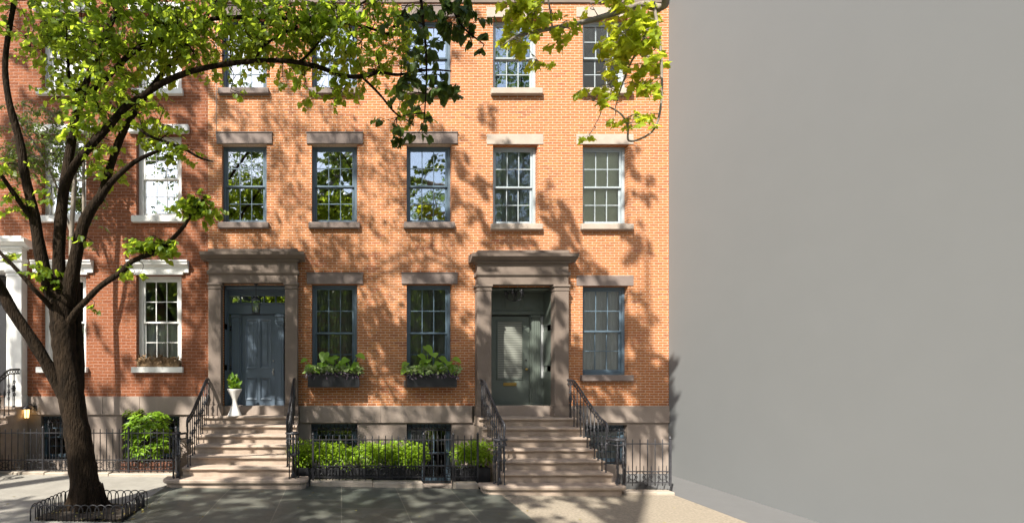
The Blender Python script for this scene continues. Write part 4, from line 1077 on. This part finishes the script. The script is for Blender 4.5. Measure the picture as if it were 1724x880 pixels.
S3 = [(112, 515, D0, 38), (126, 440, D0-.05, 29), (140, 380, D0-.1, 26), (155, 350, D0-.1, 23), (172, 325, D0-.1, 20), (186, 280, D0+0, 17), (204, 230, D0+.1, 16), (226, 190, D0+.15, 14), (266, 133, D0+.25, 12), (303, 89, D0+.3, 10), (340, 40, D0+.3, 9), (390, -60, D0, 8), (460, -250, D0-.6, 6)]
S3b = [(165, 340, D0-.1, 17), (184, 311, D0-.2, 14), (205, 290, D0-.3, 12), (228, 272, D0-.35, 10), (256, 258, D0-.4, 8), (275, 252, D0-.4, 4)]
LONG = [(106, 325, D0, 22), (122, 285, D0-.15, 19), (147, 252, D0-.25, 18), (181, 215, D0-.3, 17), (211, 181, D0-.35, 16), (239, 163, D0-.35, 15), (273, 140, D0-.35, 14), (327, 119, D0-.35, 13), (398, 106, D0-.35, 11), (466, 102, D0-.4, 10), (521, 109, D0-.4, 10), (582, 128, D0-.45, 9), (613, 128, D0-.45, 10), (640, 122, D0-.5, 7), (671, 126, D0-.5, 6), (720, 118, D0-.6, 5), (760, 120, D0-.7, 3)]
UP = [(134, 175, D0+.1, 14), (160, 148, D0+.05, 13), (177, 135, D0, 12), (211, 99, D0-.1, 12), (242, 77, D0-.15, 12), (300, 58, D0-.2, 10), (360, 32, D0-.3, 9), (450, 30, D0-.3, 8), (540, 35, D0-.4, 7), (600, 42, D0-.4, 6), (660, 60, D0-.5, 4)]
LOWR = [(116, 545, D0-.05, 20), (128, 524, D0-.15, 15), (143, 508, D0-.25, 14), (170, 481, D0-.35, 13), (205, 457, D0-.4, 13), (222, 440, D0-.4, 12), (269, 420, D0-.45, 11), (300, 392, D0-.5, 9), (318, 368, D0-.5, 7), (334, 345, D0-.55, 5), (348, 330, D0-.55, 3)]
LL = [(60, 372, D0-.15, 14), (44, 355, D0-.25, 13), (20, 321, D0-.4, 11), (-6, 285, D0-.5, 9), (-60, 220, D0-.6, 7)]
LM = [(96, 530, D0, 14), (78, 508, D0-.2, 11), (61, 491, D0-.3, 10), (34, 460, D0-.4, 9), (0, 425, D0-.5, 8), (-50, 380, D0-.6, 6)]
LB = [(126, 705, D0, 34), (110, 668, D0-.05, 32), (88, 628, D0-.1, 28), (58, 578, D0-.2, 26), (20, 522, D0-.3, 26), (0, 484, D0-.35, 24), (-60, 390, D0-.5, 20), (-120, 250, D0-.6, 15), (-180, 60, D0-.8, 11), (-220, -160, D0-1.0, 8)]
for row in (S1, S2, S3, S3b, LONG, UP, LOWR, LL, LM, LB): T1.pxlimb(row, 10 if row[0][3] > 25 else 8)
T1.pxlimb([(222, 201, D0-.35, 8), (245, 225, D0-.45, 7), (275, 238, D0-.5, 6), (307, 249, D0-.55, 6), (335, 265, D0-.6, 5), (358, 272, D0-.6, 3)], 6)
T1.pxlimb([(430, 104, D0-.4, 6), (440, 82, D0-.5, 6), (470, 60, D0-.55, 5), (500, 48, D0-.6, 4)], 6)
T1.pxlimb([(505, 105, D0-.4, 6), (530, 80, D0-.5, 5), (560, 40, D0-.5, 5), (600, 12, D0-.6, 5), (650, -20, D0-.7, 4)], 6)
T1.pxlimb([(612, 132, D0-.45, 6), (640, 160, D0-.5, 5), (665, 190, D0-.55, 4), (690, 205, D0-.6, 3)], 6)
T1.pxlimb([(140, 150, D0+.1, 9), (120, 150, D0, 8), (115, 110, D0, 6), (112, 60, D0-.1, 5)], 6)
# a drooping bough nearer the street, its shade put into the leaf colour
T1.pxlimb([(270, -330, D0-1.0, 10), (420, -420, 6.7, 10), (560, -330, 6.5, 9), (650, -160, 6.4, 8), (700, -40, 6.4, 7), (715, 60, 6.4, 6), (718, 130, 6.4, 4), (715, 190, 6.4, 3)], 8)
T1.pxlimb([(690, -60, 6.4, 6), (740, -20, 6.4, 5), (775, 40, 6.4, 4), (795, 60, 6.4, 4), (815, 75, 6.4, 2)], 6)
LF = .076
zones = [  # px, py, depth, rx, ry, rdepth, clusters, leaves, radius, size
    (110, 60, 7.7, 75, 75, .9, 46, 18, .30, LF), (190, 70, 7.7, 80, 80, 1.0, 62, 18, .30, LF), (250, 30, 7.6, 90, 60, 1.0, 60, 18, .30, LF),
    (180, 165, 7.6, 60, 50, .7, 34, 18, .28, LF), (110, 150, 7.8, 40, 60, .5, 16, 16, .25, LF), (310, 60, 7.6, 70, 60, .8, 46, 18, .30, LF),
    (250, 205, 7.4, 50, 28, .4, 16, 14, .22, LF), (300, 250, 7.3, 40, 18, .25, 10, 12, .16, LF), (400, 40, 7.5, 70, 50, .8, 44, 18, .28, LF),
    (480, 50, 7.4, 70, 55, .7, 46, 18, .28, LF), (560, 50, 7.4, 70, 55, .7, 44, 18, .28, LF), (640, 60, 7.3, 60, 70, .6, 40, 18, .28, LF),
    (540, 140, 7.3, 55, 25, .35, 14, 12, .2, LF), (470, 130, 7.35, 25, 20, .25, 4, 9, .14, LF), (395, 140, 7.35, 18, 26, .2, 4, 8, .13, LF),
    (262, 412, 7.35, 46, 16, .2, 30, 14, .14, .08), (330, 350, 7.3, 34, 22, .25, 30, 14, .14, .08), (220, 455, 7.4, 22, 18, .2, 5, 9, .13, .09),
    (15, 290, 7.4, 40, 28, .4, 8, 12, .2, LF), (30, 445, 7.4, 45, 18, .3, 7, 12, .16, .09), (75, 470, 7.6, 30, 22, .3, 6, 10, .15, .09), (150, 515, 7.5, 14, 8, .1, 2, 6, .1, .09),
    (690, 175, 7.2, 45, 45, .4, 12, 14, .2, LF), (175, 270, 7.7, 30, 40, .3, 10, 12, .18, LF), (150, 225, 7.7, 40, 25, .3, 10, 12, .2, LF), (50, 330, 7.5, 45, 30, .3, 8, 12, .18, LF), (120, 400, 7.6, 40, 20, .3, 3, 8, .15, LF), (60, 30, 7.6, 50, 30, .5, 14, 16, .25, LF)]
for z in zones:
    z = list(z); z[6] = int(z[6]*1.15+.5); z[8] *= 1.3; T1.zone(*z)
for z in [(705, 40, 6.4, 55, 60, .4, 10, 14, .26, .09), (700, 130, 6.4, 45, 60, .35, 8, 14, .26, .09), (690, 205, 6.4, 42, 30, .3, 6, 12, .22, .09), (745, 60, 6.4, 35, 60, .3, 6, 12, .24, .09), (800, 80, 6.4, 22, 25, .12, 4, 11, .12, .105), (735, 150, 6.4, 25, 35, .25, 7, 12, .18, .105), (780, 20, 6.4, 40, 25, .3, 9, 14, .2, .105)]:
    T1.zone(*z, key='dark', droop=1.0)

# plane tree at the right kerb, its boughs hanging into view
T2 = Tree('plane_tree', 'yellow green plane tree boughs hanging in from the upper right', (-1.6, -12.4, gz(-1.6)), M['pale_bark'], None)
T2.limb([(-1.6, -12.4, -.1), (-1.6, -12.4, .6), (-1.6, -12.35, 2.5), (-1.5, -12.3, 4.5), (-1.45, -12.2, 6.5), (-1.4, -12.1, 8.5), (-1.3, -11.8, 11), (-1.2, -11.6, 13.5)], [.34, .26, .23, .21, .18, .15, .10, .05], 12)
d = 7.2
T2.limb([(-1.4, -12.1, 8.5), (0.3, -9.5, 9.6), (2.1, -7.0, 9.2), (3.5, -5.3, 8.4), P(1122, -5, 6.9), P(1078, 8, d), P(1023, 26, d), P(989, 36, d), P(941, 46, d), P(894, 55, d), P(866, 63, d), P(846, 77, d)], [.11, .09, .075, .065, .052, .045, .04, .036, .03, .024, .018, .008], 8)
T2.limb([P(1100, 4, 7.0), P(1112, 80, 6.95), P(1114, 160, 6.95), P(1106, 208, 7.0), P(1088, 229, 7.05), P(1059, 237, 7.1), P(1057, 211, 7.1), P(1044, 191, 7.1), P(1023, 179, 7.1), P(1000, 170, 7.1)], [.02, .018, .016, .015, .015, .014, .012, .011, .009, .004], 7)
T2.limb([P(1078, 8, d), P(1085, 60, d), P(1060, 110, d), P(1045, 150, d), P(1035, 185, d)], [.022, .018, .014, .01, .006], 6)
T2.limb([P(930, 48, d), P(925, 10, d), P(915, -30, d)], [.012, .012, .012], 6)
for z in [(885, 30, 7.2, 40, 35, .4, 16, 14, .2, .125), (870, 75, 7.2, 26, 18, .2, 6, 10, .15, .12), (905, 105, 7.2, 14, 18, .15, 4, 8, .1, .12), (945, 58, 7.2, 28, 14, .2, 6, 10, .15, .12),
          (1080, 45, 7.1, 45, 45, .4, 22, 14, .2, .125), (1045, 75, 7.1, 40, 30, .3, 10, 12, .18, .125), (1095, 105, 7.0, 26, 45, .3, 10, 12, .18, .125), (1030, 120, 7.1, 22, 30, .2, 6, 10, .14, .12),
          (1010, 165, 7.1, 40, 22, .2, 10, 10, .13, .10), (1060, 205, 7.1, 40, 14, .2, 8, 9, .12, .10), (1108, 190, 7.0, 14, 30, .15, 10, 9, .12, .11), (1105, 130, 6.95, 16, 40, .2, 9, 10, .14, .11), (985, 228, 7.1, 8, 5, .05, 1, 7, .07, .11), (1020, 5, 7.2, 40, 12, .3, 6, 10, .15, .12)]:
    z = list(z); z[6] = int(z[6]*1.5+.5); z[9] *= .84; T2.zone(*z, key='maple', droop=.5)

# canopy over the street, out of the photograph but shading the fronts: density per square metre of the facade it shades
GRID = [
    #  37 112 187 262 337 412 487 562 637 712 787 862 937 1012 1087
    '7 7 6 5 4 1 1 1 1 1 1 0 0 0 0',
    '6 7 8 7 5 1 1 1 1 1 1 0 0 0 0',
    '4 8 9 9 8 2 1 1 2 2 1 0 0 1 1',
    '4 9 9 9 9 4 4 4 4 4 1 1 0 0 0',
    '4 8 9 9 9 5 5 5 4 4 1 1 1 0 1',
    '5 9 9 9 9 5 5 5 4 4 2 2 2 0 1',
    '5 7 1 7 3 5 5 5 2 5 4 3 3 3 2',
    '7 7 1 3 2 6 6 6 2 5 6 6 2 4 3',
    '8 8 6 5 6 5 5 5 3 4 5 8 8 5 3',
    '6 5 3 1 0 0 0 6 7 7 7 8 8 7 3',
    '4 2 1 0 0 0 0 3 4 4 4 8 8 8 4',
    '3 2 0 0 0 0 0 0 2 2 3 7 8 8 4',
    '5 3 0 0 0 0 0 3 8 8 8 8 8 4 3',
    '7 5 1 0 0 0 3 8 9 9 9 8 5 2 2',
    '8 8 7 6 6 8 9 9 9 9 9 8 5 3 4',
    '8 8 8 8 9 9 9 9 9 9 9 8 7 6 6']
T3 = Tree('street_tree', 'leafy street tree standing left of the photograph at the kerb', (-10.5, -7.6, gz(-10.5)), M['bark'], None)
T3.limb([(-10.5, -7.6, -.1), (-10.4, -7.6, .5), (-10.3, -7.6, 3), (-10.0, -7.5, 6), (-9.5, -7.4, 9), (-9.2, -7.3, 12), (-9.0, -7.0, 15)], [.36, .28, .25, .22, .17, .11, .05], 12)
for hub in ((-7, -6.5, 12.5), (-8, -8, 13.5), (-11.5, -6, 11.5), (-6, -8.5, 11)): T3.limb([(-9.7, -7.4, 8), ((-9.7+hub[0])/2, (hub[1]-7.4)/2, (8+hub[2])/2+.6), hub], [.13, .09, .04], 7)
tip1, tip2, tip3 = P(60, -330, D0-1.1), P(280, -560, D0-1.8), P(460, -250, D0-.6)
for hub in ((-5, -6, 12), (-3, -7.5, 12.5)): T1.limb([tip1, tip1.lerp(Vector(hub), .5)+Vector((0, 0, .4)), hub], [.035, .03, .015], 6)
for hub in ((-1, -7.5, 12), (-2.2, -7, 13), (0.5, -6.5, 12), (-3, -8.5, 10.2)): T1.limb([tip2, tip2.lerp(Vector(hub), .5)+Vector((0, 0, .4)), hub], [.035, .03, .015], 6)
T1.limb([tip3, (-.3, -5, 10.5), (1.2, -5.5, 11.5)], [.03, .025, .012], 6)
for hub in ((0.6, -9, 12), (2, -7, 12.3), (-1, -10, 12.2), (2.8, -5.8, 12), (1.0, -8.4, 10.6), (-3, -9.2, 10.8), (-1.2, -9.6, 9.9)):
    T2.limb([(-1.4, -12.0, 9.2), ((-1.4+hub[0])/2, (hub[1]-12)/2, (9.2+hub[2])/2+.7), hub], [.11, .07, .03], 7)
for r_, line in enumerate(GRID):
    for c_, v in enumerate(line.split()):
        lam = int(v)*(1.9 if r_ >= 12 or (r_ >= 8 and int(v) >= 7) else 1.25)
        for _ in range(rng.poisson(lam)):
            px_ = c_*75+rng.random()*75; py_ = r_*75+rng.random()*75
            x, z = X(px_), Z(py_)
            if px_ > 1085: continue
            smin = max(3.3, (11.6-z)/1.93)
            for tries in range(8):
                s_ = rng.uniform(smin, smin+2.6)+.35*tries
                q = (x-.7*s_, -s_, z+1.2*s_)
                if q[2] > 4.5 and not in_frame(q, 70): break
            else: continue
            if s_ > 11: continue
            t = T3 if q[0] < -5.2 else (T2 if (q[0] > 0.0 or q[1] < -7.5) else T1)
            fine = 5 <= c_ <= 9 and r_ < 10
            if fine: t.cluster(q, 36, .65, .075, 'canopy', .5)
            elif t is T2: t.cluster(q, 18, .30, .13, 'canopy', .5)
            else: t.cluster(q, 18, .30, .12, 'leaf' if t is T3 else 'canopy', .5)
            t.twig(q, 2.5)
# sprays along single boughs whose shadows streak down the right hand house
for (xa, ya, xb, yb_, wd, nn) in ((765, 235, 850, 360, 22, 13), (775, 330, 860, 420, 16, 10), (700, 300, 770, 380, 18, 8), (845, 385, 905, 420, 14, 7), (905, 335, 1010, 465, 18, 14), (1062, 250, 1084, 330, 14, 7), (1068, 375, 1084, 440, 14, 6), (1062, 490, 1084, 600, 18, 10),
                                  (1000, 590, 1075, 690, 14, 8), (925, 520, 985, 600, 10, 6), (600, 500, 700, 640, 10, 7), (1030, 690, 1080, 760, 12, 5), (330, 500, 345, 640, 8, 4)):
    for q_ in range(nn):
        t_ = (q_+rng.random()*.6)/nn; px_ = xa+(xb-xa)*t_+rng.normal()*wd*.5; py_ = ya+(yb_-ya)*t_+rng.normal()*wd*.4
        x, z = X(px_), Z(py_); s_ = max(3.3, (11.9-z)/1.93)+.5
        q = (x-.7*s_, -s_, z+1.2*s_)
        T2.cluster(q, 18, .22, .10, 'canopy', .5); T2.twig(q, 2.5)
T1.finish({'leaf': (HEART, M['leaf']), 'dark': (HEART, M['leaf_shaded']), 'canopy': (HEART, M['leaf_shade_caster'])})
T2.finish({'maple': (STAR, M['leaf_maple']), 'canopy': (STAR, M['leaf_shade_caster'])})
T3.finish({'leaf': (HEART, M['leaf_shade_caster']), 'canopy': (HEART, M['leaf_shade_caster'])})

# slender pale tree against the red house
T4 = Tree('slender_tree', 'slender pale stemmed tree with small leaves against the red brick house', (X(126, 10.5), -.8, -.35), M['pale_bark'], None)
d = 10.5
T4.limb([(X(128, d), -.8, -.36), P(126, 620, d), P(120, 430, d), P(124, 330, d), P(130, 240, d)], [.07, .055, .05, .045, .03], 8)
T4.limb([P(122, 470, d), P(140, 380, d), P(141, 280, d), P(150, 200, d)], [.04, .035, .03, .02], 7)
T4.limb([P(122, 400, d), P(90, 300, d), P(50, 230, d), P(20, 190, d)], [.03, .025, .018, .01], 6)
for z in [(60, 220, 10.4, 70, 50, .5, 110, 16, .3, .07), (40, 270, 10.4, 55, 40, .4, 80, 16, .28, .07), (120, 250, 10.4, 40, 60, .4, 45, 16, .25, .07), (165, 330, 10.5, 30, 60, .3, 10, 12, .2, .065), (160, 410, 10.5, 40, 14, .25, 5, 8, .15, .065)]: T4.zone(*z)
T4.finish({'leaf': (OVAL, M['leaf_small'])})

# trees across the street, seen only as reflections in the window glass
for i, (x, y, h) in enumerate(((-10.5, -23.4, 15), (-5.2, -24.2, 12.5), (0.5, -23.2, 14.5), (6.5, -24, 16), (11.5, -23.4, 27), (18.5, -24, 24), (-17, -23.5, 15))):
    t = Tree('street_tree', 'round crowned tree across the street mirrored in the window panes', (x, y, 0), M['bark'], None, 'trees across the street')
    t.limb([(x, y, -.1), (x, y, 2), (x+.2, y, 4.5), (x, y+.1, h*.75)], [.28, .2, .17, .05], 9)
    for k in range(9):
        a = k*2.4; r = 1.6+1.2*random.random(); zz = 4.5+(h-5.5)*random.random()
        t.limb([(x+.1, y, 3.5+k*.3), (x+r*.6*math.cos(a), y+r*.6*math.sin(a), zz-.4), (x+r*1.3*math.cos(a), y+r*1.3*math.sin(a), zz+.4)], [.08, .05, .015], 6)
    for k in range(int(40*h)):
        u = rand_dirs(1)[0]*rng.random()**.4
        t.cluster((x+u[0]*3.5, y+u[1]*2.8, h*.58+u[2]*h*.41), 18, .5, .18)
    t.finish({'leaf': (OVAL, M['far_leaf'])})

# houses across the street, seen only in the window glass
for i, (x0, x1, h, m, lab) in enumerate(((-24, -14.05, 9.5, 'red_brick', 'red brick house across the street, leftmost of the row in the glass'), (-14, -6.05, 10.5, 'brownstone', 'brownstone house across the street behind the round crowned trees'), (-6, 2.95, 9.5, 'red_brick', 'low red brick house across the street mirrored in the middle windows'), (3, 11.95, 10.5, 'brownstone', 'brownstone house across the street mirrored in the right windows'), (12, 24, 10, 'red_brick', 'red brick house across the street, rightmost of the row in the glass'))):
    oh = thing('terraced_house', lab, 'house', ((x0+x1)/2, -34, 0), 'houses across the street')
    MB().box(x0, x1, -40, -30, -.3, h).build('wall', M[m], oh)
    MB().box(x0-.02, x1+.02, -40.1, -29.6, h+.001, h+.5, .05).build('cornice', M['brownstone'], oh)
    for k in range(3):
        for l in range(3):
            xx = x0+(x1-x0)*(k+.5)/3; zz = 1.2+l*2.9
            MB().box(xx-.55, xx+.55, -29.99, -29.94, zz, zz+1.8).build('window', M['iron'], oh)

# fallen leaves in the tree pit
n = 70
lp = np.stack([px0-.1+(px1-px0+.3)*rng.random(n), py0-.05+(py1-py0+.1)*rng.random(n), np.full(n, hz_+.035)], 1)
lo = leaves('leaf_litter', lp, rng.normal(size=(n, 3))*np.array((1, 1, .1)), rng.normal(size=(n, 3))*.2+np.array((0, 0, 1)), .05*(.6+.8*rng.random(n)), OVAL, M['litter'], None, (-3.77, -3.7, hz_))
lp2 = np.stack([-6.5+12.5*rng.random(60), -2.1-2.6*rng.random(60)**.8, np.zeros(60)], 1); lp2[:, 2] = [gz(v)+.012 for v in lp2[:, 0]]
l2 = leaves('fallen_leaves', lp2, rng.normal(size=(60, 3))*np.array((1, 1, .1)), rng.normal(size=(60, 3))*.15+np.array((0, 0, 1)), .045*(.5+.8*rng.random(60)), OVAL, M['litter'], None, (0, -3, 0))
tag(l2, 'sparse fallen leaves scattered over the pavement slabs', 'leaves', kind='stuff')
tag(lo, 'scattered fallen leaves on the soil around the tree foot', 'leaves', kind='stuff')

# ------------------------------------------------------------------ light, sky, camera
w = bpy.data.worlds.new('World'); S.world = w; w.use_nodes = True
nt = w.node_tree; bg = nt.nodes['Background']
sky = nt.nodes.new('ShaderNodeTexSky'); sky.sky_type = 'NISHITA'; sky.sun_disc = False
sky.sun_elevation = math.asin(-SUN.z); sky.sun_rotation = math.atan2(-SUN.x, -SUN.y)
sky.air_density = 1.0; sky.dust_density = 2.0; sky.ozone_density = 1.0
nt.links.new(sky.outputs[0], bg.inputs['Color']); bg.inputs['Strength'].default_value = 0.115
sl = bpy.data.lights.new('sun', 'SUN'); sl.energy = 5.0; sl.angle = R(0.8); sl.color = (1.0, 0.94, 0.84)
so = bpy.data.objects.new('sun', sl); COL.objects.link(so); so.rotation_euler = SUN.to_track_quat('-Z', 'Y').to_euler(); so.location = (-10, -14, 20)
cam = bpy.data.cameras.new('camera'); co = bpy.data.objects.new('camera', cam); COL.objects.link(co)
co.location = (0, -CAMD, EYE); co.rotation_euler = (R(90), 0, 0)
cam.sensor_fit = 'HORIZONTAL'; cam.sensor_width = 36.0; cam.lens = F/1724*36.0
cam.shift_x = (862-PX)/1724; cam.shift_y = (PY-440)/1724; cam.clip_end = 1500; cam.clip_start = 0.1
S.camera = co
vs = S.view_settings; vs.view_transform = 'Standard'; vs.look = 'None'; vs.exposure = 1.15; vs.gamma = 1.0; vs.use_curve_mapping = False
S.render.resolution_x = 1024; S.render.resolution_y = 522
